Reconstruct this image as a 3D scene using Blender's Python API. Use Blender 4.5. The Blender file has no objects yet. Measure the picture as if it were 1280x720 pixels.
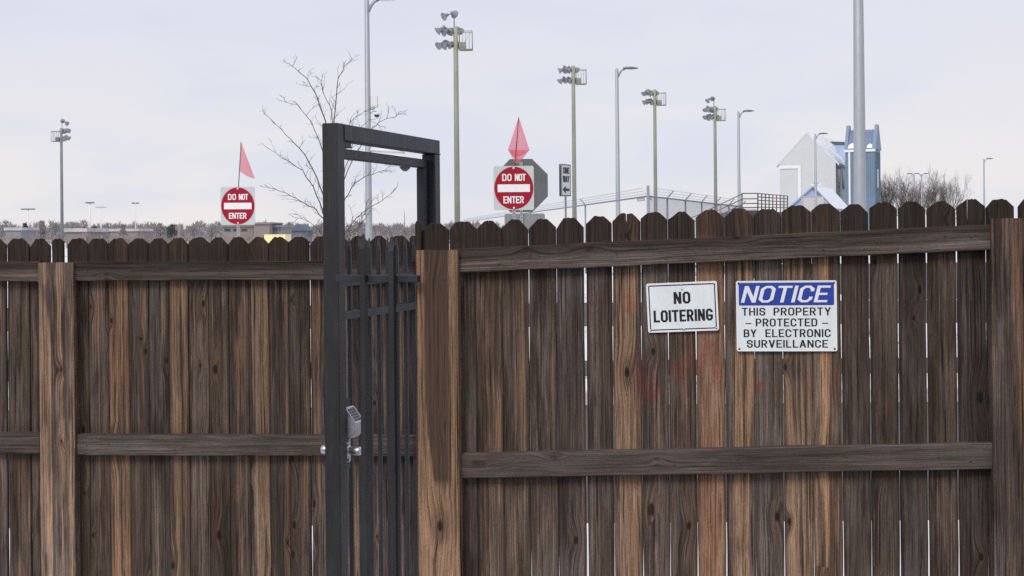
import bpy, bmesh, math, random
from mathutils import Vector, Matrix, noise as mnoise
R = math.radians
scene = bpy.context.scene
COL = scene.collection
random.seed(11)

# ------------------------------------------------------------------ camera
F = 1700.0            # focal length in photo pixels (1280 wide)
HZ = 292.0            # row of the horizon at the picture's centre column
TH = -0.009           # small roll of the hand-held camera
EYE = 1.75
cam = bpy.data.cameras.new("camera")
cam.sensor_width = 36.0
cam.lens = F / 1280 * 36
cam.shift_y = -(360 - HZ) / 1280
cam.clip_start = 0.05
cam.clip_end = 6000
cam_o = bpy.data.objects.new("camera", cam)
cam_o.location = (0, 0, EYE)
cam_o.rotation_euler = (R(90), -TH, 0)
COL.objects.link(cam_o)
scene.camera = cam_o

# ------------------------------------------------------------------ light
SUN_EL, SUN_AZ = 46.0, 205.0     # behind the camera, a little to its left (azimuth from +Y clockwise)
scene.view_settings.view_transform = 'Standard'
scene.view_settings.look = 'None'
scene.view_settings.gamma = 1.0
scene.view_settings.exposure = 0.5
scene.cycles.use_denoising = False
world = bpy.data.worlds.new("World")
scene.world = world
world.use_nodes = True

class NT:
    """tiny helper round a node tree"""
    def __init__(s, nt):
        s.nt = nt
        nt.nodes.clear()
    def n(s, t, **kw):
        nd = s.nt.nodes.new(t)
        for k, v in kw.items():
            setattr(nd, k, v)
        return nd
    def put(s, sock, v):
        if isinstance(v, bpy.types.NodeSocket):
            s.nt.links.new(v, sock)
        elif isinstance(v, (tuple, list)) and len(v) == 3 and sock.type == 'RGBA':
            sock.default_value = (*v, 1)
        else:
            sock.default_value = v
    def m(s, op, a, b=None, c=None, clamp=False):
        nd = s.n('ShaderNodeMath', operation=op, use_clamp=clamp)
        s.put(nd.inputs[0], a)
        if b is not None: s.put(nd.inputs[1], b)
        if c is not None: s.put(nd.inputs[2], c)
        return nd.outputs[0]
    def vec(s, x, y, z):
        nd = s.n('ShaderNodeCombineXYZ')
        for i, v in enumerate((x, y, z)): s.put(nd.inputs[i], v)
        return nd.outputs[0]
    def sep(s, v):
        nd = s.n('ShaderNodeSeparateXYZ'); s.put(nd.inputs[0], v)
        return nd.outputs[0], nd.outputs[1], nd.outputs[2]
    def noise(s, v, scale=1.0, detail=2.0, rough=0.5, dist=0.0):
        nd = s.n('ShaderNodeTexNoise')
        s.put(nd.inputs['Vector'], v); nd.inputs['Scale'].default_value = scale
        nd.inputs['Detail'].default_value = detail; nd.inputs['Roughness'].default_value = rough
        nd.inputs['Distortion'].default_value = dist
        return nd.outputs['Fac']
    def mix(s, f, a, b, mode='MIX'):
        nd = s.n('ShaderNodeMix', data_type='RGBA', blend_type=mode)
        s.put(nd.inputs[0], f); s.put(nd.inputs[6], a); s.put(nd.inputs[7], b)
        return nd.outputs[2]
    def ramp(s, v, a, b, c=0.0, d=1.0):
        nd = s.n('ShaderNodeMapRange', interpolation_type='SMOOTHSTEP')
        s.put(nd.inputs[0], v)
        for i, x in enumerate((a, b, c, d)): s.put(nd.inputs[1 + i], x)
        return nd.outputs[0]

w = NT(world.node_tree)
sky = w.n('ShaderNodeTexSky', sky_type='NISHITA', sun_disc=False)
sky.sun_elevation = R(SUN_EL); sky.sun_rotation = R(SUN_AZ)
tcw = w.n('ShaderNodeTexCoord')
gx, gy, gz = w.sep(tcw.outputs['Generated'])
el = w.ramp(gz, 0.0, 0.17)
low = (6.05, 5.86, 5.82); high = (5.40, 5.44, 6.05)
cl = w.mix(el, low, high)
nz = w.noise(w.vec(w.m('MULTIPLY', gx, 3.0), gy, w.m('MULTIPLY', gz, 11.0)), 1.6, 4.0, 0.5, 0.4)
cl = w.mix(w.ramp(nz, 0.38, 0.68), cl, (5.15, 5.30, 6.05))
fac = w.m('MULTIPLY_ADD', w.ramp(nz, 0.35, 0.7), -0.05, 0.97)
col = w.mix(fac, sky.outputs[0], cl)
bg = w.n('ShaderNodeBackground'); bg.inputs['Strength'].default_value = 0.1
w.put(bg.inputs['Color'], col)
wo = w.n('ShaderNodeOutputWorld'); w.put(wo.inputs[0], bg.outputs[0])

sl = bpy.data.lights.new("sun", 'SUN')
sl.energy = 1.5; sl.angle = R(22); sl.color = (1.0, 0.96, 0.9)
so = bpy.data.objects.new("sun", sl)
COL.objects.link(so)
sd = Vector((math.sin(R(SUN_AZ)) * math.cos(R(SUN_EL)), math.cos(R(SUN_AZ)) * math.cos(R(SUN_EL)), math.sin(R(SUN_EL))))
so.rotation_euler = sd.to_track_quat('Z', 'Y').to_euler()

# ------------------------------------------------------------------ helpers
def P(px, py, Y):
    """world point seen at a photo pixel, at distance Y in front of the camera"""
    cx, cz = (px - 640) / F, -(py - HZ) / F
    c, s_ = math.cos(TH), math.sin(TH)
    return Vector((Y * (cx * c - cz * s_), Y, EYE + Y * (cx * s_ + cz * c)))

class Plane:
    """upright plane through two ground points; off > 0 is towards the camera"""
    def __init__(s, A, B):
        s.A = Vector((A[0], A[1])); s.d = (Vector((B[0], B[1])) - s.A).normalized()
        s.n = Vector((s.d.y, -s.d.x)); s.ang = math.atan2(s.d.y, s.d.x)
    def hit(s, px, py, off=0.0):
        r = P(px, py, 1.0); dr = Vector((r.x, r.y))
        t = (s.A.dot(s.n) + off) / dr.dot(s.n)
        return Vector((r.x * t, t, EYE + (r.z - EYE) * t))
    def u(s, p): return (Vector((p.x, p.y)) - s.A).dot(s.d)
    def at(s, u, z, off=0.0):
        q = s.A + s.d * u + s.n * off
        return Vector((q.x, q.y, z))

def link(name, me, m=None, parent=None):
    o = bpy.data.objects.new(name, me)
    COL.objects.link(o)
    if m is not None: me.materials.append(m)
    if parent is not None: o.parent = parent
    return o

def tag(o, label=None, cat=None, group=None, kind=None):
    if label: o['label'] = label
    if cat: o['category'] = cat
    if group: o['group'] = group
    if kind: o['kind'] = kind
    return o

def empty(name, loc, rz=0.0, label=None, cat=None, group=None):
    o = bpy.data.objects.new(name, None)
    o.empty_display_size = 0.1
    o.location = loc; o.rotation_euler = (0, 0, rz)
    COL.objects.link(o)
    return tag(o, label, cat, group)

def kids(o): return [c for c in bpy.data.objects if c.parent == o]
def copy_tree(o, parent=None):
    c = o.copy(); COL.objects.link(c)
    if parent is not None: c.parent = parent
    for ch in kids(o): copy_tree(ch, c)
    return c

class MB:
    """collects vertices and faces of one mesh"""
    def __init__(s): s.v = []; s.f = []; s.smooth = []
    def add(s, vs, fs, sm=False):
        b = len(s.v); s.v += [tuple(x) for x in vs]
        s.f += [tuple(i + b for i in f) for f in fs]; s.smooth += [sm] * len(fs)
    def box(s, lo, hi, M=None):
        x0, y0, z0 = lo; x1, y1, z1 = hi
        vs = [Vector(p) for p in ((x0,y0,z0),(x1,y0,z0),(x1,y1,z0),(x0,y1,z0),(x0,y0,z1),(x1,y0,z1),(x1,y1,z1),(x0,y1,z1))]
        if M is not None: vs = [M @ p for p in vs]
        s.add(vs, [(3,2,1,0),(4,5,6,7),(0,1,5,4),(1,2,6,5),(2,3,7,6),(3,0,4,7)])
    def prism(s, pts, ax, d0, d1):
        """polygon pts (a,b) swept along axis ax"""
        def mk(a, b, d): return {'x': (d, a, b), 'y': (a, d, b), 'z': (a, b, d)}[ax]
        n = len(pts)
        vs = [mk(a, b, d0) for a, b in pts] + [mk(a, b, d1) for a, b in pts]
        fs = [tuple(range(n)), tuple(range(2*n-1, n-1, -1))] + [(i, i+n, (i+1) % n + n, (i+1) % n) for i in range(n)]
        s.add(vs, fs)
    def tube(s, pts, rads, sides=8, cap=True, sm=True):
        pts = [Vector(p) for p in pts]
        if not isinstance(rads, (list, tuple)): rads = [rads] * len(pts)
        rings = []; up = None
        for i, p in enumerate(pts):
            t = (pts[min(i+1, len(pts)-1)] - pts[max(i-1, 0)])
            if t.length < 1e-9: t = Vector((0, 0, 1))
            t.normalize()
            if up is None: up = t.orthogonal().normalized()
            else:
                up = up - t * up.dot(t)
                up = up.normalized() if up.length > 1e-6 else t.orthogonal().normalized()
            b = t.cross(up)
            rings.append([p + (up * math.cos(a) + b * math.sin(a)) * rads[i] for a in [2*math.pi*k/sides for k in range(sides)]])
        vs = [q for r in rings for q in r]; fs = []
        for i in range(len(rings) - 1):
            for k in range(sides):
                a = i*sides + k; c = i*sides + (k+1) % sides
                fs.append((a, c, c + sides, a + sides))
        s.add(vs, fs, sm)
        if cap:
            b = len(s.v) - len(vs)
            s.f.append(tuple(b + k for k in range(sides-1, -1, -1))); s.smooth.append(False)
            e = b + (len(rings)-1)*sides
            s.f.append(tuple(e + k for k in range(sides))); s.smooth.append(False)
    def lathe(s, prof, sides=16, M=None, sm=True):
        """(radius, height) profile round z"""
        vs = []; fs = []
        for r, z in prof:
            for k in range(sides):
                a = 2*math.pi*k/sides
                p = Vector((r*math.cos(a), r*math.sin(a), z)); vs.append(M @ p if M is not None else p)
        for i in range(len(prof)-1):
            for k in range(sides):
                a = i*sides+k; c = i*sides+(k+1) % sides
                fs.append((a, c, c+sides, a+sides))
        s.add(vs, fs, sm)
        b = len(s.v) - len(vs)
        if prof[0][0] > 1e-5: s.f.append(tuple(b+k for k in range(sides-1, -1, -1))); s.smooth.append(False)
        if prof[-1][0] > 1e-5:
            e = b+(len(prof)-1)*sides; s.f.append(tuple(e+k for k in range(sides))); s.smooth.append(False)
    def build(s, name, m=None, parent=None, bevel=0.0, seg=1, loc=None):
        me = bpy.data.meshes.new(name)
        me.from_pydata(s.v, [], s.f)
        me.polygons.foreach_set('use_smooth', s.smooth)
        bm = bmesh.new(); bm.from_mesh(me)
        bmesh.ops.recalc_face_normals(bm, faces=bm.faces)
        if bevel > 0:
            ed = [e for e in bm.edges if len(e.link_faces) == 2 and e.calc_face_angle(0) > 0.6]
            bmesh.ops.bevel(bm, geom=ed, offset=bevel, segments=seg, affect='EDGES', clamp_overlap=True)
        bm.to_mesh(me); bm.free(); me.update()
        o = link(name, me, m, parent)
        if loc is not None: o.location = loc
        return o

def bx(name, lo, hi, m, parent=None, bevel=0.0, M=None):
    b = MB(); b.box(lo, hi, M); return b.build(name, m, parent, bevel)

# ------------------------------------------------------------------ materials
def new_mat(name):
    m = bpy.data.materials.new(name); m.use_nodes = True
    return m, NT(m.node_tree)

def finish(t, colour, rough=0.6, metal=0.0, bump=None, bump_s=0.3, bump_d=0.002, spec=0.5, coat=0.0):
    b = t.n('ShaderNodeBsdfPrincipled')
    t.put(b.inputs['Base Color'], colour); t.put(b.inputs['Roughness'], rough)
    b.inputs['Metallic'].default_value = metal
    b.inputs['Specular IOR Level'].default_value = spec
    b.inputs['Coat Weight'].default_value = coat
    if bump is not None:
        bn = t.n('ShaderNodeBump'); bn.inputs['Strength'].default_value = bump_s; bn.inputs['Distance'].default_value = bump_d
        t.put(bn.inputs['Height'], bump); t.put(b.inputs['Normal'], bn.outputs[0])
    o = t.n('ShaderNodeOutputMaterial'); t.put(o.inputs[0], b.outputs[0])
    return b

def plain(name, c, rough=0.6, metal=0.0, var=0.25, scale=6.0, c2=None, bump_s=0.15, spec=0.5, stretch=(1, 1, 1), bd=0.002):
    """a colour with mottling, used for painted, metal and mineral surfaces"""
    m, t = new_mat(name)
    tc = t.n('ShaderNodeTexCoord')
    oi = t.n('ShaderNodeObjectInfo')
    mp = t.n('ShaderNodeMapping'); t.put(mp.inputs[0], tc.outputs['Object']); mp.inputs['Scale'].default_value = stretch
    v = t.n('ShaderNodeVectorMath', operation='ADD'); t.put(v.inputs[0], mp.outputs[0])
    t.put(v.inputs[1], t.vec(t.m('MULTIPLY', oi.outputs['Random'], 31.0), 0.0, 0.0))
    n1 = t.noise(v.outputs[0], scale, 5.0, 0.6)
    n2 = t.noise(v.outputs[0], scale * 7, 3.0, 0.6)
    f = t.ramp(t.m('MULTIPLY_ADD', n2, 0.4, t.m('MULTIPLY', n1, 0.6)), 0.32, 0.68)
    c2 = c2 or tuple(x * (1 - var) for x in c)
    finish(t, t.mix(f, c2, c), t.m('MULTIPLY_ADD', n1, 0.25, rough - 0.12), metal, n2, bump_s, bd, spec)
    return m

def wood(name, axis='z', top_stain=False, special=None, paint=False):
    """weathered softwood: streaked grain bending round knots, grey skin, fresher brown below.
    object colour: R how much fresh wood shows, G brightness, B how orange"""
    m, t = new_mat(name)
    tc = t.n('ShaderNodeTexCoord'); oi = t.n('ShaderNodeObjectInfo')
    x, y, z = t.sep(tc.outputs['Object'])
    a, l = (x, z) if axis == 'z' else (z, x)
    cr, cg, cb = t.sep(oi.outputs['Color'])
    seed = t.m('MULTIPLY', oi.outputs['Random'], 53.0)
    a = t.m('ADD', a, t.m('MULTIPLY', y, 0.35))
    warp = t.m('MULTIPLY', t.m('SUBTRACT', t.noise(t.vec(t.m('MULTIPLY', a, 7.0), seed, t.m('MULTIPLY', l, 1.7)), 1.0, 3.0), 0.5), 0.016)
    # knots
    vo = t.n('ShaderNodeTexVoronoi', voronoi_dimensions='2D', feature='F1')
    vo.inputs['Scale'].default_value = 1.0
    t.put(vo.inputs['Vector'], t.vec(t.m('MULTIPLY_ADD', a, 9.0, t.m('MULTIPLY', seed, 7.3)), t.m('MULTIPLY_ADD', l, 4.2, t.m('MULTIPLY', seed, 3.1)), 0.0))
    kr, kg, kb = t.sep(vo.outputs['Color'])
    d = t.m('MULTIPLY', vo.outputs['Distance'], t.m('MULTIPLY_ADD', kb, 1.3, 0.75))
    kp = t.m('GREATER_THAN', kr, 0.72)
    sgn = t.m('MULTIPLY_ADD', t.m('GREATER_THAN', kg, 0.5), 2.0, -1.0)
    bump = t.m('MULTIPLY', t.m('EXPONENT', t.m('MULTIPLY', t.m('POWER', t.m('DIVIDE', d, 0.30), 2.0), -1.0)), kp)
    Fc = t.m('ADD', t.m('ADD', a, warp), t.m('MULTIPLY', t.m('MULTIPLY', bump, 0.020), sgn))
    s1 = t.noise(t.vec(t.m('MULTIPLY', Fc, 125.0), seed, t.m('MULTIPLY', l, 1.0)), 1.0, 6.0, 0.70)
    s2 = t.noise(t.vec(t.m('MULTIPLY', Fc, 420.0), t.m('ADD', seed, 5.0), t.m('MULTIPLY', l, 7.0)), 1.0, 4.0, 0.7)
    band = t.noise(t.vec(t.m('MULTIPLY', Fc, 30.0), t.m('ADD', seed, 9.0), t.m('MULTIPLY', l, 0.55)), 1.0, 2.0)
    blot = t.noise(t.vec(t.m('MULTIPLY', a, 14.0), t.m('ADD', seed, 2.0), t.m('MULTIPLY', l, 2.6)), 1.0, 5.0, 0.6)
    grey = t.noise(t.vec(t.m('MULTIPLY', a, 6.0), t.m('ADD', seed, 88.0), t.m('MULTIPLY', l, 0.9)), 1.0, 4.0, 0.6)
    dkb = t.noise(t.vec(t.m('MULTIPLY', Fc, 18.0), t.m('ADD', seed, 77.0), t.m('MULTIPLY', l, 1.6)), 1.0, 5.0, 0.65)
    fine = t.noise(t.vec(t.m('MULTIPLY', a, 420.0), seed, t.m('MULTIPLY', l, 60.0)), 1.0, 2.0)
    st = t.ramp(t.m('MULTIPLY_ADD', s2, 0.45, t.m('MULTIPLY', s1, 0.55)), 0.36, 0.63)
    weath = t.mix(st, (0.026, 0.0178, 0.0138), (0.118, 0.082, 0.063))
    weath = t.mix(t.ramp(t.m('MULTIPLY_ADD', t.m('SUBTRACT', grey, 0.5), 0.9, blot), 0.40, 0.62, 0.0, 0.92), weath, t.mix(st, (0.044, 0.035, 0.0295), (0.176, 0.142, 0.119)))
    weath = t.mix(t.ramp(dkb, 0.53, 0.62, 0.0, 0.85), weath, t.mix(st, (0.014, 0.0098, 0.008), (0.062, 0.042, 0.033)))
    fresh = t.mix(st, (0.090, 0.052, 0.031), (0.375, 0.248, 0.155))
    orange = t.mix(st, (0.062, 0.027, 0.015), (0.250, 0.110, 0.055))
    fresh = t.mix(t.m('MULTIPLY', cb, t.ramp(blot, 0.3, 0.65, 0.3, 1.0)), fresh, orange)
    fl = t.noise(t.vec(t.m('MULTIPLY', Fc, 210.0), t.m('ADD', seed, 61.0), t.m('MULTIPLY', l, 1.5)), 1.0, 3.0, 0.6)
    flm = t.m('MULTIPLY', t.ramp(fl, 0.60, 0.66), t.ramp(blot, 0.36, 0.56))
    weath = t.mix(t.m('MULTIPLY', flm, 0.7), weath, (0.235, 0.168, 0.118))
    fm = t.m('ADD', t.m('MULTIPLY_ADD', band, 0.75, t.m('MULTIPLY', blot, 0.35)), t.m('MULTIPLY_ADD', cr, 0.62, -0.31))
    fm = t.ramp(t.m('MULTIPLY_ADD', t.m('SUBTRACT', s1, 0.5), 0.30, fm), 0.56, 0.70)
    c = t.mix(fm, weath, fresh)
    # cracks and open grain
    ck = t.noise(t.vec(t.m('MULTIPLY', Fc, 150.0), t.m('ADD', seed, 21.0), t.m('MULTIPLY', l, 2.2)), 1.0, 2.0)
    ckm = t.ramp(ck, 0.32, 0.37, 0.9, 0.0)
    c = t.mix(ckm, c, (0.016, 0.012, 0.010))
    # knots: dark core with a paler ring
    core = t.m('MULTIPLY', t.ramp(t.m('MULTIPLY_ADD', blot, 0.14, t.m('MULTIPLY_ADD', s2, 0.06, d)), 0.15, 0.21, 1.0, 0.0), kp)
    halo = t.m('MULTIPLY', t.ramp(d, 0.12, 0.34, 0.6, 0.0), kp)
    c = t.mix(halo, c, t.mix(st, (0.035, 0.022, 0.015), (0.135, 0.085, 0.055)))
    c = t.mix(t.m('MULTIPLY', core, 0.92), c, (0.010, 0.007, 0.006))
    spk = t.noise(t.vec(t.m('MULTIPLY', a, 620.0), t.m('ADD', seed, 13.0), t.m('MULTIPLY', l, 110.0)), 1.0, 3.0, 0.7)
    fib = t.noise(t.vec(t.m('MULTIPLY', Fc, 760.0), t.m('ADD', seed, 31.0), t.m('MULTIPLY', l, 9.0)), 1.0, 2.0, 0.6)
    br = t.m('MULTIPLY', t.m('MULTIPLY', cg, 2.0), t.m('MULTIPLY', t.ramp(spk, 0.30, 0.70, 0.76, 1.24), t.ramp(fib, 0.32, 0.68, 0.74, 1.26)))
    bl2 = t.noise(t.vec(t.m('MULTIPLY', a, 5.0), t.m('ADD', seed, 40.0), t.m('MULTIPLY', l, 1.1)), 1.0, 3.0)
    br = t.m('MULTIPLY', br, t.ramp(bl2, 0.3, 0.7, 0.72, 1.2))
    hue = t.m('FRACT', t.m('MULTIPLY', oi.outputs['Random'], 17.37))
    if axis == 'x':
        c = t.mix(0.45, c, t.mix(st, (0.030, 0.0245, 0.0205), (0.126, 0.103, 0.087))); hue = 0.1
    else:
        br = t.m('MULTIPLY', br, t.m('MULTIPLY_ADD', t.m('FRACT', t.m('MULTIPLY', oi.outputs['Random'], 91.7)), 0.30, 0.76))
    br2 = t.vec(t.m('MULTIPLY', br, t.m('MULTIPLY_ADD', hue, 0.13, 0.97)), br, t.m('MULTIPLY', br, t.m('MULTIPLY_ADD', hue, -0.16, 1.08)))
    c = t.mix(1.0, c, br2, 'MULTIPLY')
    if top_stain:
        eg = t.ramp(t.m('ADD', t.m('SUBTRACT', t.m('ABSOLUTE', x), oi.outputs['Alpha']), t.m('MULTIPLY', t.m('SUBTRACT', blot, 0.5), 0.012)), -0.011, -0.001, 0.0, 0.62)
        c = t.mix(eg, c, t.mix(st, (0.010, 0.0075, 0.0065), (0.045, 0.034, 0.029)))
    if special == 'right_post':
        sx = t.m('MULTIPLY_ADD', t.m('SUBTRACT', s1, 0.5), 0.03, t.m('ADD', x, warp))
        e1 = t.m('MULTIPLY', t.ramp(sx, -0.052, -0.042), t.ramp(sx, 0.036, 0.046, 1.0, 0.0))
        lo = t.ramp(t.m('MULTIPLY_ADD', t.ramp(sx, -0.06, -0.01), 0.36, z), -0.53, -0.48)
        msk = t.m('MULTIPLY', e1, lo)
        c = t.mix(msk, c, t.mix(st, (0.030, 0.020, 0.015), (0.105, 0.062, 0.043)))
    if special == 'rail':
        rt = t.ramp(t.m('MULTIPLY_ADD', t.m('SUBTRACT', blot, 0.5), 0.10, z), -0.020, 0.030)
        dk = t.mix(1.0, c, (0.42, 0.39, 0.37), 'MULTIPLY')
        c = t.mix(rt, c, dk)
    if top_stain:
        tm = t.ramp(t.m('MULTIPLY_ADD', t.m('SUBTRACT', blot, 0.5), 0.05, z), -0.19, -0.08)
        dk = t.mix(0.55, t.mix(1.0, c, (0.36, 0.32, 0.30), 'MULTIPLY'), t.mix(st, (0.011, 0.008, 0.007), (0.056, 0.040, 0.033)))
        c = t.mix(tm, c, dk)
    if paint:
        g = t.n('ShaderNodeNewGeometry')
        pn = t.noise(g.outputs['Position'], 14.0, 4.0, 0.65)
        tot = None
        for (pp, rx, rz, k) in GRAFFITI:
            sv = t.n('ShaderNodeVectorMath', operation='SUBTRACT'); t.put(sv.inputs[0], g.outputs['Position']); sv.inputs[1].default_value = pp
            qx, qy, qz = t.sep(sv.outputs[0])
            dd = t.m('ADD', t.m('POWER', t.m('DIVIDE', qx, rx), 2.0), t.m('POWER', t.m('DIVIDE', qz, rz), 2.0))
            e = t.m('MULTIPLY', t.ramp(t.m('MULTIPLY_ADD', pn, 1.6, dd), 0.9, 1.8, 1.0, 0.0), k)
            tot = e if tot is None else t.m('MAXIMUM', tot, e)
        tot = t.m('MULTIPLY', tot, t.ramp(s1, 0.30, 0.55))
        tot = t.m('MULTIPLY', t.m('MULTIPLY', tot, 0.75), t.ramp(t.noise(g.outputs['Position'], 55.0, 3.0, 0.7), 0.38, 0.60))
        c = t.mix(tot, c, t.mix(1.0, t.mix(0.5, c, (0.20, 0.16, 0.15)), (1.25, 0.20, 0.22), 'MULTIPLY'))
    h = t.m('ADD', t.m('MULTIPLY_ADD', s2, 0.5, t.m('MULTIPLY', s1, 0.6)), t.m('MULTIPLY_ADD', fine, 0.12, t.m('MULTIPLY', ckm, -0.8)))
    h = t.m('MULTIPLY_ADD', core, -0.4, h)
    finish(t, c, 0.85, 0.0, h, 0.55, 0.003, 0.25)
    return m

def steel(name, c, c2):
    """dark paint with scuffs, pale dust and pin-points of rust"""
    m, t = new_mat(name)
    tc = t.n('ShaderNodeTexCoord'); oi = t.n('ShaderNodeObjectInfo'); x, y, z = t.sep(tc.outputs['Object'])
    sd = t.m('MULTIPLY', oi.outputs['Random'], 23.0)
    n1 = t.noise(t.vec(t.m('ADD', x, sd), y, t.m('MULTIPLY', z, .3)), 9.0, 5.0, 0.6)
    n2 = t.noise(t.vec(t.m('ADD', x, sd), y, z), 90.0, 4.0, 0.7)
    n3 = t.noise(t.vec(t.m('MULTIPLY_ADD', x, 60.0, sd), t.m('MULTIPLY', y, 60.0), t.m('MULTIPLY', z, 5.0)), 1.0, 4.0, 0.7)
    b_ = t.mix(t.ramp(n1, 0.32, 0.68), c2, c)
    b_ = t.mix(t.m('MULTIPLY', t.ramp(n3, 0.58, 0.70), t.ramp(n1, 0.5, 0.62, 0.0, 0.45)), b_, (0.10, 0.105, 0.11))
    b_ = t.mix(t.m('MULTIPLY', t.ramp(n2, 0.69, 0.74), 0.7), b_, (0.075, 0.042, 0.026))
    finish(t, b_, t.m('MULTIPLY_ADD', n3, 0.35, 0.34), 0.0, n2, 0.25, 0.0015, 0.5)
    return m
M_steel = steel('gate_steel', (0.023, 0.026, 0.036), (0.010, 0.011, 0.016))
M_steel_dull = steel('dull_steel', (0.019, 0.020, 0.020), (0.0075, 0.0075, 0.008))
M_galv = plain('galvanised_pole', (0.36, 0.385, 0.42), 0.5, 0.25, 0.18, 3.0, stretch=(1, 1, 0.3))
M_green_pole = plain('field_pole_paint', (0.335, 0.345, 0.265), 0.7, 0.0, 0.25, 1.2, stretch=(1, 1, 0.25))
M_grey_pole = plain('grey_field_pole', (0.25, 0.27, 0.285), 0.7, 0.0, 0.25, 1.2)
M_lampgrey = plain('lamp_housing', (0.17, 0.18, 0.195), 0.55, 0.1, 0.25, 6.0)
M_flood = plain('floodlight_shell', (0.30, 0.315, 0.335), 0.45, 0.3, 0.25, 6.0)
M_reflector = plain('reflector', (0.72, 0.75, 0.80), 0.25, 0.6, 0.15, 6.0)
M_chrome = plain('satin_chrome', (0.55, 0.56, 0.60), 0.32, 0.85, 0.2, 30.0, bump_s=0.03)
M_lockgrey = plain('lock_case', (0.46, 0.465, 0.49), 0.42, 0.5, 0.2, 30.0, bump_s=0.03)
M_button = plain('dark_button', (0.05, 0.055, 0.065), 0.4, 0.2, 0.3, 60.0)
M_enamel = plain('white_enamel', (0.80, 0.845, 0.86), 0.22, 0.0, 0.06, 9.0, c2=(0.685, 0.725, 0.725), bump_s=0.02, stretch=(1.6, 1, .6))
M_enamel_w = plain('bright_white_paint', (0.84, 0.85, 0.86), 0.3, 0.0, 0.08, 14.0, bump_s=0.03)
M_blue = plain('blue_enamel', (0.022, 0.055, 0.36), 0.25, 0.0, 0.15, 9.0, bump_s=0.02)
M_black = plain('black_print', (0.012, 0.012, 0.014), 0.35, 0.0, 0.3, 40.0, bump_s=0.02)
M_red = plain('red_sheeting', (0.35, 0.003, 0.020), 0.5, 0.0, 0.15, 8.0, bump_s=0.03, spec=0.3)
M_sheet = plain('reflective_sheeting', (0.53, 0.55, 0.55), 0.5, 0.0, 0.08, 10.0, bump_s=0.03)
M_sheet_w = plain('white_lettering', (0.80, 0.80, 0.80), 0.45, 0.0, 0.05, 20.0, bump_s=0.02)
M_alu_dark = plain('dull_aluminium', (0.135, 0.14, 0.14), 0.55, 0.25, 0.25, 3.0)
M_alu = plain('bare_aluminium', (0.27, 0.28, 0.285), 0.5, 0.35, 0.15, 4.0)
M_rust = plain('rusty_screw', (0.10, 0.07, 0.05), 0.7, 0.2, 0.5, 200.0)
M_rail = plain('brown_railing', (0.115, 0.092, 0.085), 0.6, 0.1, 0.2, 5.0)
M_wire = plain('fence_wire', (0.27, 0.30, 0.34), 0.5, 0.2, 0.2, 5.0)
M_snow = plain('snow', (0.78, 0.80, 0.84), 0.7, 0.0, 0.10, 0.8, c2=(0.68, 0.71, 0.77), bump_s=0.15, bd=0.05)
M_asphalt = plain('asphalt', (0.085, 0.085, 0.088), 0.9, 0.0, 0.4, 2.0, bump_s=0.5, bd=0.006)
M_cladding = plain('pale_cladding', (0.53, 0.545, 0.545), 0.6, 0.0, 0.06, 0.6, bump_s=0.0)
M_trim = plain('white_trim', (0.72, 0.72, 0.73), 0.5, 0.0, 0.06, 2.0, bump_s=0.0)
M_sidewall = plain('shaded_side_wall', (0.40, 0.43, 0.47), 0.6, 0.0, 0.08, 0.8, bump_s=0.0)  # same building as the pale cladding; its shade is put into this blue-grey
M_bluewall = plain('blue_steel_cladding', (0.165, 0.25, 0.335), 0.5, 0.1, 0.22, 0.7, stretch=(1, 1, 0.4), bump_s=0.0)
M_blueroof = plain('blue_metal_roof', (0.19, 0.235, 0.36), 0.45, 0.1, 0.15, 0.7)
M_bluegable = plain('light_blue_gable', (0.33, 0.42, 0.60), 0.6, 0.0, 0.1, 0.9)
M_darkglass = plain('dark_window', (0.035, 0.042, 0.055), 0.15, 0.0, 0.2, 2.0, bump_s=0.0)
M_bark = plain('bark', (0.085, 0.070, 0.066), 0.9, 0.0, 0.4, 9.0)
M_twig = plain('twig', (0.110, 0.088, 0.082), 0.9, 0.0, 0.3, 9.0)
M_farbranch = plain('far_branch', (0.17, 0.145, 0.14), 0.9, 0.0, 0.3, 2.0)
M_fartwig = plain('far_twig', (0.245, 0.222, 0.227), 0.9, 0.0, 0.25, 0.4)  # base colour paled to stand in for distance haze
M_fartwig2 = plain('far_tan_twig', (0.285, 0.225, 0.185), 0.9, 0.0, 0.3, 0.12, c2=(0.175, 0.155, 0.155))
M_fir = plain('evergreen', (0.070, 0.078, 0.075), 0.9, 0.0, 0.4, 0.9)
M_oldsnow = plain('old_roof_snow', (0.55, 0.54, 0.54), 0.8, 0.0, 0.3, 0.25, c2=(0.33, 0.31, 0.31))
M_brick = plain('far_brick', (0.25, 0.205, 0.195), 0.8, 0.0, 0.12, 0.3)
M_greywall = plain('far_grey_wall', (0.23, 0.24, 0.265), 0.8, 0.0, 0.12, 0.3)
M_bluehouse = plain('far_slate', (0.10, 0.125, 0.165), 0.8, 0.0, 0.15, 0.3)
M_yellow = plain('yellow_paint', (0.95, 0.81, 0.42), 0.5, 0.0, 0.12, 0.5)
M_beige = plain('beige_panel', (0.52, 0.505, 0.49), 0.7, 0.0, 0.1, 1.0)
M_mast = plain('red_mast', (0.42, 0.25, 0.25), 0.6, 0.0, 0.1, 0.1)

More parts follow.
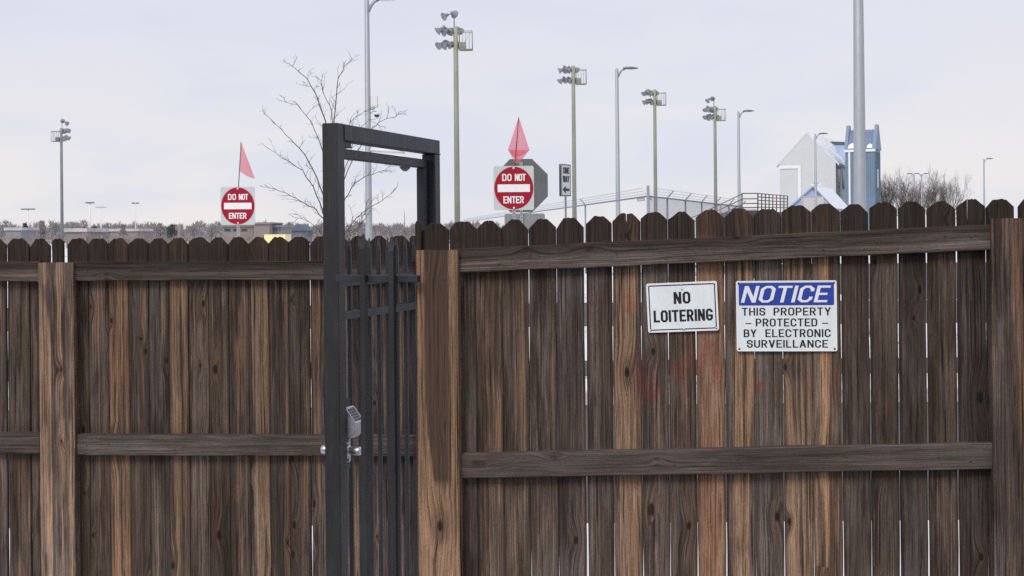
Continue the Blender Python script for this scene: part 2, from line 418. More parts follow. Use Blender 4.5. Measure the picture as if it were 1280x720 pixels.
def flag_mat():
    m, t = new_mat('pink_flag_fabric')
    tc = t.n('ShaderNodeTexCoord')
    n1 = t.noise(tc.outputs['Object'], 9.0, 3.0)
    c = t.mix(n1, (0.90, 0.25, 0.30), (0.95, 0.36, 0.41))
    b = t.n('ShaderNodeBsdfDiffuse'); t.put(b.inputs[0], c)
    tr = t.n('ShaderNodeBsdfTranslucent'); t.put(tr.inputs[0], c)
    tp = t.n('ShaderNodeBsdfTransparent'); tp.inputs[0].default_value = (1.0, 0.62, 0.66, 1)
    a = t.n('ShaderNodeMixShader'); a.inputs[0].default_value = 0.55
    t.put(a.inputs[1], b.outputs[0]); t.put(a.inputs[2], tr.outputs[0])
    q = t.n('ShaderNodeMixShader'); q.inputs[0].default_value = 0.42
    t.put(q.inputs[1], a.outputs[0]); t.put(q.inputs[2], tp.outputs[0])
    o = t.n('ShaderNodeOutputMaterial'); t.put(o.inputs[0], q.outputs[0])
    return m
M_flag = flag_mat()

# ------------------------------------------------------------------ fence planes (used by the graffiti too)
YR0, YR1 = F / 337.0, F / 356.0
_a = P(572, 311, YR0); _b = P(1240, 281, YR1)
_d = (Vector((_b.x, _b.y)) - Vector((_a.x, _a.y))).normalized(); _n = Vector((_d.y, -_d.x))
RAIL_T = 0.038
PR = Plane((_a.x - _n.x * RAIL_T, _a.y - _n.y * RAIL_T), (_b.x - _n.x * RAIL_T, _b.y - _n.y * RAIL_T))   # picket faces
_a = P(0, 327, 6.10); _b = P(400, 327, 6.00)
_d = (Vector((_b.x, _b.y)) - Vector((_a.x, _a.y))).normalized(); _n = Vector((_d.y, -_d.x))
PL = Plane((_a.x - _n.x * RAIL_T, _a.y - _n.y * RAIL_T), (_b.x - _n.x * RAIL_T, _b.y - _n.y * RAIL_T))

GRAFFITI = []
for (gx_, gy_, rx_, rz_, k_) in ((798, 462, 0.035, 0.10, 0.65), (812, 482, 0.04, 0.085, 0.7), (848, 462, 0.05, 0.05, 0.6), (872, 446, 0.05, 0.06, 0.7),
                                 (896, 466, 0.022, 0.10, 0.75), (884, 432, 0.03, 0.05, 0.6), (951, 485, 0.03, 0.03, 0.75), (946, 470, 0.012, 0.05, 0.4),
                                 (1008, 472, 0.018, 0.07, 0.45), (1046, 468, 0.016, 0.04, 0.75), (788, 378, 0.045, 0.06, 0.5), (800, 470, 0.02, 0.05, 0.6)):
    GRAFFITI.append((tuple(PR.hit(gx_, gy_)), rx_, rz_, k_))
W_picket = wood('weathered_picket', 'z', top_stain=True, paint=True)
W_rail = wood('weathered_rail', 'x', special='rail')
W_rail_low = wood('weathered_low_rail', 'x')
W_post = wood('weathered_post', 'z')
W_post_r = wood('partly_stripped_post', 'z', special='right_post')

# ------------------------------------------------------------------ setting
def ground_mat():
    m, t = new_mat('snowy_field')
    g = t.n('ShaderNodeNewGeometry')
    n1 = t.noise(g.outputs['Position'], 0.05, 5.0, 0.6)
    n2 = t.noise(g.outputs['Position'], 1.3, 5.0, 0.65)
    n3 = t.noise(g.outputs['Position'], 14.0, 3.0)
    grass = t.mix(n3, (0.16, 0.115, 0.075), (0.30, 0.225, 0.15))
    sn = t.mix(n2, (0.62, 0.64, 0.69), (0.76, 0.78, 0.81))
    f = t.ramp(t.m('MULTIPLY_ADD', n2, 0.35, t.m('MULTIPLY', n1, 0.65)), 0.52, 0.60)
    finish(t, t.mix(f, sn, grass), 0.85, 0.0, n2, 0.5, 0.04, 0.3)
    return m
bg_ = MB()
bg_.add([(-2500, -60, 0), (2500, -60, 0), (2500, 4500, 0), (-2500, 4500, 0)], [(0, 1, 2, 3)])
tag(bg_.build('ground', ground_mat()), kind='structure')
b = MB(); b.box((-30, -40, -0.02), (30, 4.3, 0.004)); tag(b.build('pavement', M_asphalt), kind='structure')
b = MB(); b.box((-60, 8.2, -0.02), (80, 13.8, 0.004)); tag(b.build('service_road', M_asphalt), kind='structure')
b = MB(); b.box((-60, 13.8, -0.02), (80, 13.98, 0.13)); tag(b.build('kerb', M_beige), kind='structure')
b = MB(); b.box((-60, 16.6, -0.02), (80, 18.6, 0.004)); tag(b.build('footpath', M_asphalt), kind='structure')
b = MB(); b.box((-60, 25.5, -0.02), (80, 34.0, 0.004)); tag(b.build('road', M_asphalt), kind='structure')

b = MB(); b.box((9.0, 34.2, -0.02), (90, 72.0, 0.004)); tag(b.build('parking_lot', M_asphalt), kind='structure')

# ------------------------------------------------------------------ wooden fences
def picket_obj(root, plane, x0, x1, py, rgb, rnd, slit=None, rag=0.0026, off=0.0, th=0.016, dogear=True, seed=0, rootinv=None):
    p0 = plane.hit(x0, 330, off); p1 = plane.hit(x1, 330, off); pm = plane.hit((x0+x1)/2, py, off)
    wd = abs(plane.u(p1) - plane.u(p0)); top = pm.z; h = top - 0.03
    rr = random.Random(seed)
    hw = wd / 2
    ear = min(0.030, wd * 0.31) * rr.uniform(0.85, 1.12); eh = ear * rr.uniform(0.80, 1.2); ear2 = ear * rr.uniform(0.85, 1.15); eh2 = eh * rr.uniform(0.8, 1.2)
    if not dogear: ear = ear2 = hw * 0.55; eh = eh2 = 0.01
    def wob(k): return 0.0012 * math.sin(k * 2.3 + rr.random()) + rr.uniform(-0.0006, 0.0006)
    pts = [(-hw, -h), (hw, -h)]
    N = 9
    for i in range(1, N): pts.append((hw + wob(i) * (i > 0), -h + (h - eh) * i / N))
    pts.append((hw, -eh)); pts.append((hw - ear*.5, -eh*.5 + rr.uniform(-.0018, .0012))); pts.append((hw - ear + rr.uniform(-.002, .002), rr.uniform(-.002, .0)))
    tops = 7
    xa, xb = hw - ear, -hw + ear2
    mids = []
    for i in range(1, tops): mids.append((xa + (xb - xa) * i / tops, rr.uniform(-rag, rag)))
    if slit is not None:
        sx, sdep, sw = slit
        sx = -hw + sx * wd
        mids = [q for q in mids if abs(q[0] - sx) > sw]
        mids += [(sx + sw/2, 0), (sx + sw/2.4, -sdep*0.6), (sx, -sdep), (sx - sw/2.4, -sdep*0.6), (sx - sw/2, 0)]
        hi = [q for q in mids[:-5] if q[0] > sx]; lo = [q for q in mids[:-5] if q[0] < sx]
        mids = hi + mids[-5:] + lo
    pts += mids
    pts.append((-hw + ear2 + rr.uniform(-.002, .002), rr.uniform(-.002, .0))); pts.append((-hw + ear2*.5, -eh2*.5 + rr.uniform(-.0018, .0012))); pts.append((-hw, -eh2))
    for i in range(N-1, 0, -1): pts.append((-hw + wob(i+20), -h + (h - eh2) * i / N))
    mb = MB(); mb.prism(pts, 'y', 0.0, th)
    o = mb.build('picket', W_picket, None, 0.0016)
    q = plane.at((plane.u(p0) + plane.u(p1)) / 2, top, off + rr.uniform(-0.0045, 0.002))
    o.parent = root
    o.matrix_parent_inverse = Matrix.Identity(4)
    rl = Matrix.Translation(root.location).inverted()
    o.location = rl @ q
    o.rotation_euler = (0, rr.uniform(-0.0012, 0.0012), plane.ang + rr.uniform(-0.025, 0.025))
    o.color = (rgb[0], rgb[1], rgb[2], hw)
    return o

def beam_obj(name, root, plane, c0, c1, off0, th, m, rgb, seed, jit=0.0015):
    """horizontal timber; c0, c1 = (px, py_top, py_bottom) at its ends"""
    fr = off0
    A0, A1 = plane.hit(c0[0], c0[1], fr), plane.hit(c0[0], c0[2], fr)
    B0, B1 = plane.hit(c1[0], c1[1], fr), plane.hit(c1[0], c1[2], fr)
    ua, ub = plane.u(A0), plane.u(B0); L = ub - ua
    h = ((A0.z - A1.z) + (B0.z - B1.z)) / 2
    za, zb = (A0.z + A1.z) / 2, (B0.z + B1.z) / 2
    rr = random.Random(seed)
    mb = MB(); n = 18; ch = 0.003
    vs = []; fs = []
    for i in range(n + 1):
        xx = -L/2 + L * i / n
        t_, bt = h/2 + rr.uniform(-jit, jit), -h/2 + rr.uniform(-jit, jit)
        f_ = rr.uniform(-jit, jit) * 0.6
        vs += [(xx, f_ + ch, bt), (xx, f_, bt + ch), (xx, f_, t_ - ch), (xx, f_ + ch, t_), (xx, th, t_), (xx, th, bt)]
    for i in range(n):
        for k in range(6):
            a = i*6 + k; c = i*6 + (k+1) % 6
            fs.append((a, c, c+6, a+6))
    fs.append(tuple(range(5, -1, -1))); fs.append(tuple(n*6 + k for k in range(6)))
    mb.add(vs, fs)
    o = mb.build(name, m, root)
    o.location = plane.at((ua + ub) / 2, (za + zb) / 2, fr) - Vector(root.location)
    o.rotation_euler = (0, -math.atan2(zb - za, L), plane.ang)
    o.color = (*rgb, 1)
    for i in range(int(L / 0.105)):
        if rr.random() < 0.45: continue
        nl = nail_mesh()
        nl.parent = o; nl.location = (-L/2 + 0.05 + i * 0.105 + rr.uniform(-.02, .02), -0.0012, rr.uniform(-.028, .028))
    return o

def nail_mesh(first=[None]):
    if first[0] is None:
        mb = MB(); mb.lathe([(.0036, 0), (.0034, .0012), (.0018, .0018), (0, .0019)], 10, Matrix.Rotation(R(90), 4, 'X'))
        first[0] = mb.build('nail', M_rust); return first[0]
    c = first[0].copy(); COL.objects.link(c); return c

def post_obj(root, plane, x0, x1, py, off, m, rgb, depth=0.14, name='post'):
    p0, p1 = plane.hit(x0, py, off), plane.hit(x1, py, off)
    u0, u1 = plane.u(p0), plane.u(p1); hw = (u1 - u0) / 2; h = p0.z
    mb = MB(); n = 10; ch = 0.004; vs = []; fs = []
    rr = random.Random(int(x0) + 5)
    for i in range(n + 1):
        zz = -h + h * i / n
        j = [rr.uniform(-0.0012, 0.0012) for _ in range(4)]
        vs += [(-hw + ch + j[0], 0, zz), (hw - ch + j[1], 0, zz), (hw + j[1], ch, zz), (hw + j[1], depth, zz), (-hw + j[0], depth, zz), (-hw + j[0], ch, zz)]
    for i in range(n):
        for k in range(6):
            a = i*6 + k; c = i*6 + (k+1) % 6
            fs.append((a, c, c+6, a+6))
    fs.append(tuple(range(5, -1, -1))); fs.append(tuple(n*6 + k for k in range(6)))
    mb.add(vs, fs)
    o = mb.build(name, m, root)
    o.location = plane.at((u0+u1)/2, h, off) - Vector(root.location)
    o.rotation_euler = (0, 0, plane.ang)
    o.color = (*rgb, 1)
    return o

# --- right fence
q = PR.at(0, 0)
fr_ = empty('wooden_fence', q, 0, 'weathered picket fence on the right carrying the two white notices, gaps between its boards', 'fence')
RP = [  # x0, x1, top row, (fresh, bright, orange), slit
 (519, 526, 276, (.55, .62, .1), None), (527, 561, 279, (.30, .40, .2), (.45, .03, .004)),
 (562, 595.3, 277, (.22, .42, .2), None), (595, 627, 276, (.48, .46, .35), (.5, .02, .003)), (626.8, 659.5, 274, (.55, .50, .2), None),
 (661, 694.5, 274, (.42, .48, .25), None), (696, 729.5, 272, (.40, .46, .75), None), (733, 764.5, 270, (.20, .46, .2), None),
 (766, 800.5, 267, (.78, .50, .25), (.5, .035, .003)), (801.5, 834, 265.5, (.38, .52, .3), None), (835.5, 868.5, 265, (.42, .44, .25), None),
 (870.5, 905, 262, (.92, .52, .75), None), (906, 942, 260.5, (.60, .66, .05), None), (943, 977, 261, (.34, .66, .02), None),
 (978.5, 1014, 257, (.62, .66, .1), None), (1015, 1050, 255, (.54, .58, .15), None), (1052, 1085.5, 255, (.36, .44, .3), (.55, .02, .002)),
 (1088, 1121.5, 253, (.34, .40, .4), None), (1124, 1157, 252, (.30, .38, .35), (.45, .05, .002)), (1159.5, 1194.5, 251, (.42, .40, .45), None),
 (1197, 1231.5, 249, (.22, .36, .3), (.38, .11, .004)), (1233.5, 1268, 249, (.26, .36, .3), None), (1274, 1308, 246, (.35, .4, .3), None)]
xx = 1310
while xx < 1560:
    RP.append((xx, xx + 35, 246 - (xx - 1280) * 0.045, (.3 + .3 * random.random(), .42, .3), None)); xx += 37.2
for i, (x0, x1, py, rgb, sl_) in enumerate(RP):
    picket_obj(fr_, PR, x0 - (0.3 if i > 2 else 0), x1 + (0.3 if i > 2 else 0), py, rgb, i, sl_, seed=100 + i, off=0.0 if i else 0.03, dogear=i > 0)
beam_obj('rail', fr_, PR, (572.5, 311, 341), (1238, 280.5, 313), RAIL_T, RAIL_T, W_rail, (.08, .56, .0), 1)
beam_obj('rail', fr_, PR, (575, 568, 598), (1241, 553.5, 587), RAIL_T, RAIL_T, W_rail_low, (.20, .52, .0), 2)
beam_obj('rail', fr_, PR, (1294, 279, 311), (1560, 267, 300), RAIL_T, RAIL_T, W_rail, (.22, .45, .2), 3)
beam_obj('rail', fr_, PR, (1294, 552, 586), (1560, 546, 581), RAIL_T, RAIL_T, W_rail_low, (.3, .45, .2), 4)
post_obj(fr_, PR, 520, 571.5, 313, 0.066, W_post_r, (.86, .58, .15), 0.14)
post_obj(fr_, PR, 1239.5, 1293, 273, 0.066, W_post, (.56, .43, .7), 0.065)

# --- left fence
fl_ = empty('wooden_fence', PL.at(0, 0), 0, 'lower weathered picket fence on the left, boards set edge to edge behind the gate', 'fence')
LP = []
xx = -290.0
while xx < -20: LP.append((xx, xx + 25.4, 298.5)); xx += 26.0
LP += [(-17.5, 7.5, 298.5), (9, 36.3, 298), (37, 62, 298.5), (65, 79, 298.5), (84, 109.3, 298), (110.2, 134.3, 298), (135.3, 159.7, 298), (160.6, 185, 298),
       (186, 209.6, 298), (210.5, 234.6, 297.5), (235.5, 259.8, 297), (260.6, 284.6, 297), (285.4, 310, 296.5), (310.6, 335, 296.3), (335.6, 360, 296.3),
       (361, 386, 296), (387.5, 412, 295.5), (412.8, 436, 295.3), (437, 460, 295), (461, 485.5, 295), (486.5, 511.5, 294.7), (512.5, 521, 294.7)]
for i, (x0, x1, py) in enumerate(LP):
    rr = random.Random(900 + i)
    k = i - 11
    fresh = {1: .35, 2: .30, 3: .32, 4: .42, 5: .38, 6: .66, 7: .40, 8: .46, 9: .66, 10: .34, 11: .38, 12: .46, 13: .74, 14: .60, 15: .40, 16: .56, 17: .56, 18: .6, 19: .6, 20: .5}.get(k, .3 + .35 * rr.random())
    picket_obj(fl_, PL, x0 - (0.35 if i > 13 else 0), x1 + (0.35 if i > 14 else 0), py, (fresh, .40 + .05 * rr.random(), .12 + .4 * rr.random() ** 2), i, None if rr.random() < .8 else (rr.uniform(.3, .7), .03, .002), seed=300 + i)
beam_obj('rail', fl_, PL, (-290, 327.5, 352), (49, 327.3, 352), RAIL_T, RAIL_T, W_rail, (.45, .55, .3), 11)
beam_obj('rail', fl_, PL, (91.5, 327, 351), (520, 326, 349.5), RAIL_T, RAIL_T, W_rail, (.25, .46, .4), 12)
beam_obj('rail', fl_, PL, (-290, 540, 566), (49.5, 541, 567), RAIL_T, RAIL_T, W_rail_low, (.15, .46, .1), 13)
beam_obj('rail', fl_, PL, (94, 543, 569), (520, 544.5, 570.5), RAIL_T, RAIL_T, W_rail_low, (.15, .46, .1), 14)
post_obj(fl_, PL, 47.5, 91, 328.5, 0.058, W_post, (.56, .70, .05), 0.057)

# ------------------------------------------------------------------ steel gate
G0 = P(422.7, 300, F / 330.0); G1 = P(551.0, 300, F / 275.0)
PG = Plane((G0.x, G0.y), (G1.x, G1.y)); PG.n = Vector((PG.d.y, -PG.d.x))
GL = (Vector((G1.x, G1.y)) - Vector((G0.x, G0.y))).length
def gate_root(name, label, cat):
    return empty(name, (G0.x, G0.y, 0), PG.ang, label, cat)
# local axes of the gate: x along its width (away from us), y = away from its right-hand face, z up
gt = gate_root('steel_gate', 'dark steel gate frame with a keypad lock standing edge-on between the two fences', 'gate')
TB = 0.0635
ZT = EYE + 0.426; ZH = EYE + 0.363
def gb(name, lo, hi, m=M_steel, bev=0.003, parent=None): return bx(name, lo, hi, m, parent or gt, bev)
gb('gate_post', (0, 0, 0), (TB, TB, ZT), M_steel_dull, 0.002)
gb('gate_post', (GL - TB, 0, 0), (GL, TB, ZH - 0.001))
gb('header', (TB + 0.0005, 0, ZH), (GL, TB, ZT), M_steel, 0.003)
for (pts_) in ([(TB, -.001, ZH - .002), (TB, -.001, ZT - .002)], [(TB + .001, -.0005, ZH - .001), (TB + .001, TB, ZH - .001)], [(GL - TB, -.0008, ZH), (GL, -.0008, ZH)]):
    a_, b_ = Vector(pts_[0]), Vector(pts_[1]); n_ = 16; rw = random.Random(3)
    mb = MB(); mb.tube([a_.lerp(b_, k/n_) for k in range(n_+1)], [.0022 + .0012*rw.random() for _ in range(n_+1)], 6); mb.build('weld_bead', M_steel_dull, gt)
LF, LB = 0.033, 0.071         # leaf front and back faces
U0, U1 = TB + 0.008, GL - TB - 0.012
ZL0, ZL1 = EYE + 0.298, EYE + 0.336
gb('stile', (U0, LF, 0.08), (U0 + 0.038, LB, ZL0 - 0.0005))
gb('stile', (U1 - 0.038, LF, 0.08), (U1, LB, ZL0 - 0.0005))
gb('top_bar', (U0, LF, ZL0), (U1, LB, ZL1))
gb('stop_block', (TB + 0.001, 0.014, ZL1 + 0.002), (TB + 0.095, LB - 0.004, ZH - 0.001), M_steel, 0.002)
for (z0, z1) in ((-0.200, -0.165), (-0.330, -0.297), (-1.62, -1.585)):
    gb('cross_rail', (U0 + 0.039, LF + 0.001, EYE + z0), (U1 - 0.039, LB - 0.001, EYE + z1), M_steel, 0.002)
def spear(name, parent, u, y0, wd, ztop, zbot, m, tilt=0.0):
    mb = MB(); h = wd / 2
    mb.box((-h, 0, zbot), (h, wd, ztop - 0.055))
    # flattened spear point
    z = ztop - 0.055
    vs = [(-h, 0, z), (h, 0, z), (h, wd, z), (-h, wd, z), (-h*1.15, wd*.2, z+.022), (h*1.15, wd*.2, z+.022), (h*1.15, wd*.8, z+.022), (-h*1.15, wd*.8, z+.022),
          (-h*.3, wd*.38, ztop), (h*.3, wd*.38, ztop), (h*.3, wd*.62, ztop), (-h*.3, wd*.62, ztop)]
    fs = [(0,1,5,4),(1,2,6,5),(2,3,7,6),(3,0,4,7),(4,5,9,8),(5,6,10,9),(6,7,11,10),(7,4,8,11),(8,9,10,11)]
    mb.add(vs, fs)
    o = mb.build(name, m, parent, 0.0012)
    o.location = (u, y0, 0); o.rotation_euler = (0, tilt, 0)
    return o
nb = 8
for i in range(nb):
    u = U0 + 0.038 + (U1 - U0 - 0.076) * (i + 1) / (nb + 1)
    spear('bar', gt, u, LF + 0.008, 0.016, EYE - 0.012, 0.06, M_steel)
# lock
zt = EYE - 0.665
lk = bx('lock_plate', (U0 + 0.001, LF - 0.004, zt - 0.245), (U0 + 0.085, LF - 0.0006, zt + 0.030), M_steel, gt, 0.001)
mb = MB(); f0 = LF - 0.0045
prof = [(f0, zt), (f0 - 0.012, zt), (f0 - 0.058, zt - 0.060), (f0 - 0.058, zt - 0.088), (f0 - 0.036, zt - 0.118), (f0, zt - 0.118)]
mb.prism(prof, 'x', U0 + 0.004, U0 + 0.086)
lb = mb.build('lock_case', M_lockgrey, gt, 0.003, 2)
# bright rim and keypad on the sloped face
sl_v = Vector((0, -0.046, -0.060)); sl_n = Vector((0, -0.060, 0.046)).normalized(); sl_len = sl_v.length; sl_d = sl_v.normalized()
s0 = Vector((0, f0 - 0.012, zt))
def slope_box(mb, u0, u1, a0, a1, h0, h1):
    vs = []
    for hh in (h0, h1):
        for (u, a) in ((u0, a0), (u1, a0), (u1, a1), (u0, a1)):
            p = s0 + sl_d * (a * sl_len) + sl_n * hh; vs.append((u, p.y, p.z))
    mb.add(vs, [(3,2,1,0),(4,5,6,7),(0,1,5,4),(1,2,6,5),(2,3,7,6),(3,0,4,7)])
mb = MB(); ua, ub = U0 + 0.006, U0 + 0.084
slope_box(mb, ua, ua + .006, .02, .98, 0.0005, .0025); slope_box(mb, ub - .006, ub, .02, .98, .0005, .0025)
slope_box(mb, ua + .0061, ub - .0061, .02, .09, .0005, .0025); slope_box(mb, ua + .0061, ub - .0061, .91, .98, .0005, .0025)
mb.build('keypad_rim', M_chrome, lb)
for r_ in range(5):
    for c_ in range(2):
        mb = MB(); slope_box(mb, ua + .012 + c_ * .029, ua + .037 + c_ * .029, .14 + r_ * .15, .25 + r_ * .15, .0004, .0022)
        mb.build('button', M_button, lb, 0.0005)
mb = MB(); mb.box((U0 + 0.010, f0 - 0.011, zt - 0.215), (U0 + 0.066, f0, zt - 0.1125)); es = mb.build('escutcheon', M_chrome, gt, 0.003, 2)
mb = MB(); mb.box((U0 + 0.022, f0 - 0.0135, zt - 0.135), (U0 + 0.040, f0 - 0.0112, zt - 0.120)); mb.build('slot', M_button, es)
mb = MB(); mb.box((U0 + 0.022, f0 - 0.0135, zt - 0.210), (U0 + 0.040, f0 - 0.0112, zt - 0.198)); mb.build('slot', M_button, es)
ku = U0 + 0.030; kz = EYE - 0.832
Mx = Matrix.Translation((ku, f0 - 0.0115, kz)) @ Matrix.Rotation(R(90), 4, 'X')
mb = MB(); mb.lathe([(0.024, 0), (0.024, 0.006), (0.019, 0.010), (0.014, 0.011), (0.014, 0.016), (0.0165, 0.018), (0.0175, 0.052), (0.016, 0.055), (0.0, 0.055)], 24, Mx); mb.build('knob', M_chrome, gt)
Mx = Matrix.Translation((ku, LB + 0.0005, kz)) @ Matrix.Rotation(R(-90), 4, 'X')
mb = MB(); mb.lathe([(0.022, 0), (0.022, 0.006), (0.012, 0.009), (0.012, 0.020), (0.0165, 0.022), (0.0175, 0.050), (0.016, 0.053), (0.0, 0.053)], 24, Mx); mb.build('knob', M_chrome, gt)
mb = MB(); mb.box((U0 + 0.006, LF - 0.010, zt - 0.245 - 0.03), (U0 + 0.028, LF - 0.0006, zt - 0.2465)); mb.build('bolt_guard', M_steel_dull, gt, 0.002)

# fixed infill between the gate and the wooden post
A_ = Vector((G0.x + 0.004, G0.y - 0.012)); B_ = PR.at(PR.u(PR.hit(527.5, 345, 0.068)), 0, 0.094); B_ = Vector((B_.x, B_.y))
PF = Plane(A_, B_); FL = (B_ - A_).length
pf = empty('steel_bar_infill', (A_.x, A_.y, 0), PF.ang, 'two dark spear-topped steel bars on a rail between the gate frame and the wooden post', 'fence panel')
zr = EYE - 0.150
bx('rail', (-0.002, -0.0255, zr - 0.026), (FL, -0.0005, zr), M_steel, pf, 0.002)
for px in (460.5, 496.0):
    u = PF.u(PF.hit(px, 340))
    spear('bar', pf, u, -0.049, 0.0225, EYE + (0.003 if px < 480 else -0.006), 0.05, M_steel_dull, 0.0)
bx('rail', (-0.002, -0.0255, 0.12), (FL, -0.0005, 0.146), M_steel, pf, 0.002)

# ------------------------------------------------------------------ lettering (strokes on a 0..w by 0..1 grid)
c_ = 0.16
def ring(w_, c=c_): return [('p', [(c, 0), (w_-c, 0), (w_, c), (w_, 1-c), (w_-c, 1), (c, 1), (0, 1-c), (0, c)], True)]
G = {
 'A': (.62, [('d', 0, 0, .31, 1), ('d', .62, 0, .31, 1), ('p', [(.14, .30), (.48, .30)], False)]),
 'B': (.56, [('p', [(0, 0), (.56-c_, 0), (.56, c_), (.56, .5-c_*.5), (.56-c_*.6, .5), (.52, .5+c_*.5), (.52, 1-c_), (.52-c_, 1), (0, 1)], True), ('p', [(0, .5), (.46, .5)], False)]),
 'C': (.56, [('p', [(.56, .24), (.56, c_), (.56-c_, 0), (c_, 0), (0, c_), (0, 1-c_), (c_, 1), (.56-c_, 1), (.56, 1-c_), (.56, .76)], False)]),
 'D': (.56, [('p', [(0, 0), (.56-c_, 0), (.56, c_), (.56, 1-c_), (.56-c_, 1), (0, 1)], True)]),
 'E': (.50, [('p', [(.50, 0), (0, 0), (0, 1), (.50, 1)], False), ('p', [(0, .5), (.42, .5)], False)]),
 'G': (.56, [('p', [(.56, .82), (.56, 1-c_), (.56-c_, 1), (c_, 1), (0, 1-c_), (0, c_), (c_, 0), (.56-c_, 0), (.56, c_), (.56, .42), (.32, .42)], False)]),
 'H': (.56, [('p', [(0, 0), (0, 1)], False), ('p', [(.56, 0), (.56, 1)], False), ('p', [(0, .5), (.56, .5)], False)]),
 'I': (.0, [('p', [(0, 0), (0, 1)], False)]),
 'L': (.48, [('p', [(0, 1), (0, 0), (.48, 0)], False)]),
 'N': (.58, [('p', [(0, 0), (0, 1)], False), ('p', [(.58, 0), (.58, 1)], False), ('d', .58, 0, 0, 1)]),
 'O': (.58, ring(.58)),
 'P': (.54, [('p', [(0, 0), (0, 1), (.54-c_, 1), (.54, 1-c_), (.54, .44+c_), (.54-c_, .44), (0, .44)], False)]),
 'R': (.56, [('p', [(0, 0), (0, 1), (.54-c_, 1), (.54, 1-c_), (.54, .46+c_), (.54-c_, .46), (0, .46)], False), ('d', .56, 0, .30, .46)]),
 'S': (.54, [('p', [(0, .26), (0, c_), (c_, 0), (.54-c_, 0), (.54, c_), (.54, .5-c_*.7), (.54-c_, .5), (c_, .52), (0, .52+c_*.7), (0, 1-c_), (c_, 1), (.54-c_, 1), (.54, 1-c_), (.54, .76)], False)]),
 'T': (.54, [('p', [(0, 1), (.54, 1)], False), ('p', [(.27, 0), (.27, 1)], False)]),
 'U': (.56, [('p', [(0, 1), (0, c_), (c_, 0), (.56-c_, 0), (.56, c_), (.56, 1)], False)]),
 'V': (.60, [('d', .30, 0, 0, 1), ('d', .30, 0, .60, 1)]),
 'W': (.84, [('d', .21, 0, 0, 1), ('d', .21, 0, .42, 1), ('d', .63, 0, .42, 1), ('d', .63, 0, .84, 1)]),
 'Y': (.60, [('d', .30, .42, 0, 1), ('d', .30, .42, .60, 1), ('p', [(.30, 0), (.30, .5)], False)]),
 '-': (.40, [('p', [(0, .5), (.40, .5)], False)]),
}
def write(mb, text, x0, x1, z0, z1, t, tz=None, gap=None, shear=0.0, y=-0.0004, space=0.45):
    """fills the box x0..x1, z0..z1 with text made of strokes t wide (tz for level strokes)"""
    tz = tz or t
    H = z1 - z0 - tz
    tot = 0; items = []
    gp = 0.30 if gap is None else gap
    tn = t / (z1 - z0)
    for i, ch in enumerate(text):
        if ch == ' ': tot += space; continue
        wg = G[ch][0]
        items.append((ch, tot)); tot += wg + gp
    tot -= gp
    sx = (x1 - x0 - t - abs(shear) * (z1 - z0)) / max(tot, 1e-6) if tot > 1e-6 else 1.0
    k = 0
    def out(p): return (x0 + t/2 + p[0] + shear * (p[1] + tz/2), p[1] + z0 + tz/2)
    for ch, ox in items:
        for st in G[ch][1]:
            k += 1; yy = y - 0.00002 * (k % 4)
            if st[0] == 'd':
                _, ax, az, bx_, bz = st
                ax, bx_ = (ox + ax) * sx, (ox + bx_) * sx
                za = az * H - (tz/2 if az < .01 else 0); zb = bz * H + (tz/2 if bz > .99 else 0)
                hw = t * 0.56
                q = [(ax - hw, za), (ax + hw, za), (bx_ + hw, zb), (bx_ - hw, zb)]
                mb.add([(out(p)[0], yy, out(p)[1]) for p in q], [(0, 1, 2, 3)])
                continue
            pts = [((ox + a) * sx, b * H) for a, b in st[1]]; cl = st[2]; n = len(pts)
            L_, R_ = [], []
            for i in range(n):
                pv = pts[i-1] if (i > 0 or cl) else None; nx = pts[(i+1) % n] if (i < n-1 or cl) else None
                def dr(a, b):
                    dx, dz = b[0]-a[0], b[1]-a[1]; l_ = math.hypot(dx, dz) or 1e-9; return dx/l_, dz/l_
                d1 = dr(pv, pts[i]) if pv else None; d2 = dr(pts[i], nx) if nx else None
                d1 = d1 or d2; d2 = d2 or d1
                n1 = (-d1[1], d1[0]); n2 = (-d2[1], d2[0])
                mx, mz = n1[0]+n2[0], n1[1]+n2[1]; ml = math.hypot(mx, mz) or 1e-9; mx /= ml; mz /= ml
                kk = 1 / max(0.5, mx*n1[0] + mz*n1[1])
                e = [pts[i][0], pts[i][1]]
                if not pv: e = [e[0] - d1[0]*t/2*(abs(d1[0])), e[1] - d1[1]*tz/2*(abs(d1[1]))]
                if not nx: e = [e[0] + d1[0]*t/2*(abs(d1[0])), e[1] + d1[1]*tz/2*(abs(d1[1]))]
                L_.append((e[0] + mx*kk*t/2, e[1] + mz*kk*tz/2)); R_.append((e[0] - mx*kk*t/2, e[1] - mz*kk*tz/2))
            m_ = n if cl else n - 1
            for i in range(m_):
                j = (i+1) % n
                q = [L_[i], L_[j], R_[j], R_[i]]
                mb.add([(out(p)[0], yy, out(p)[1]) for p in q], [(0, 1, 2, 3)])

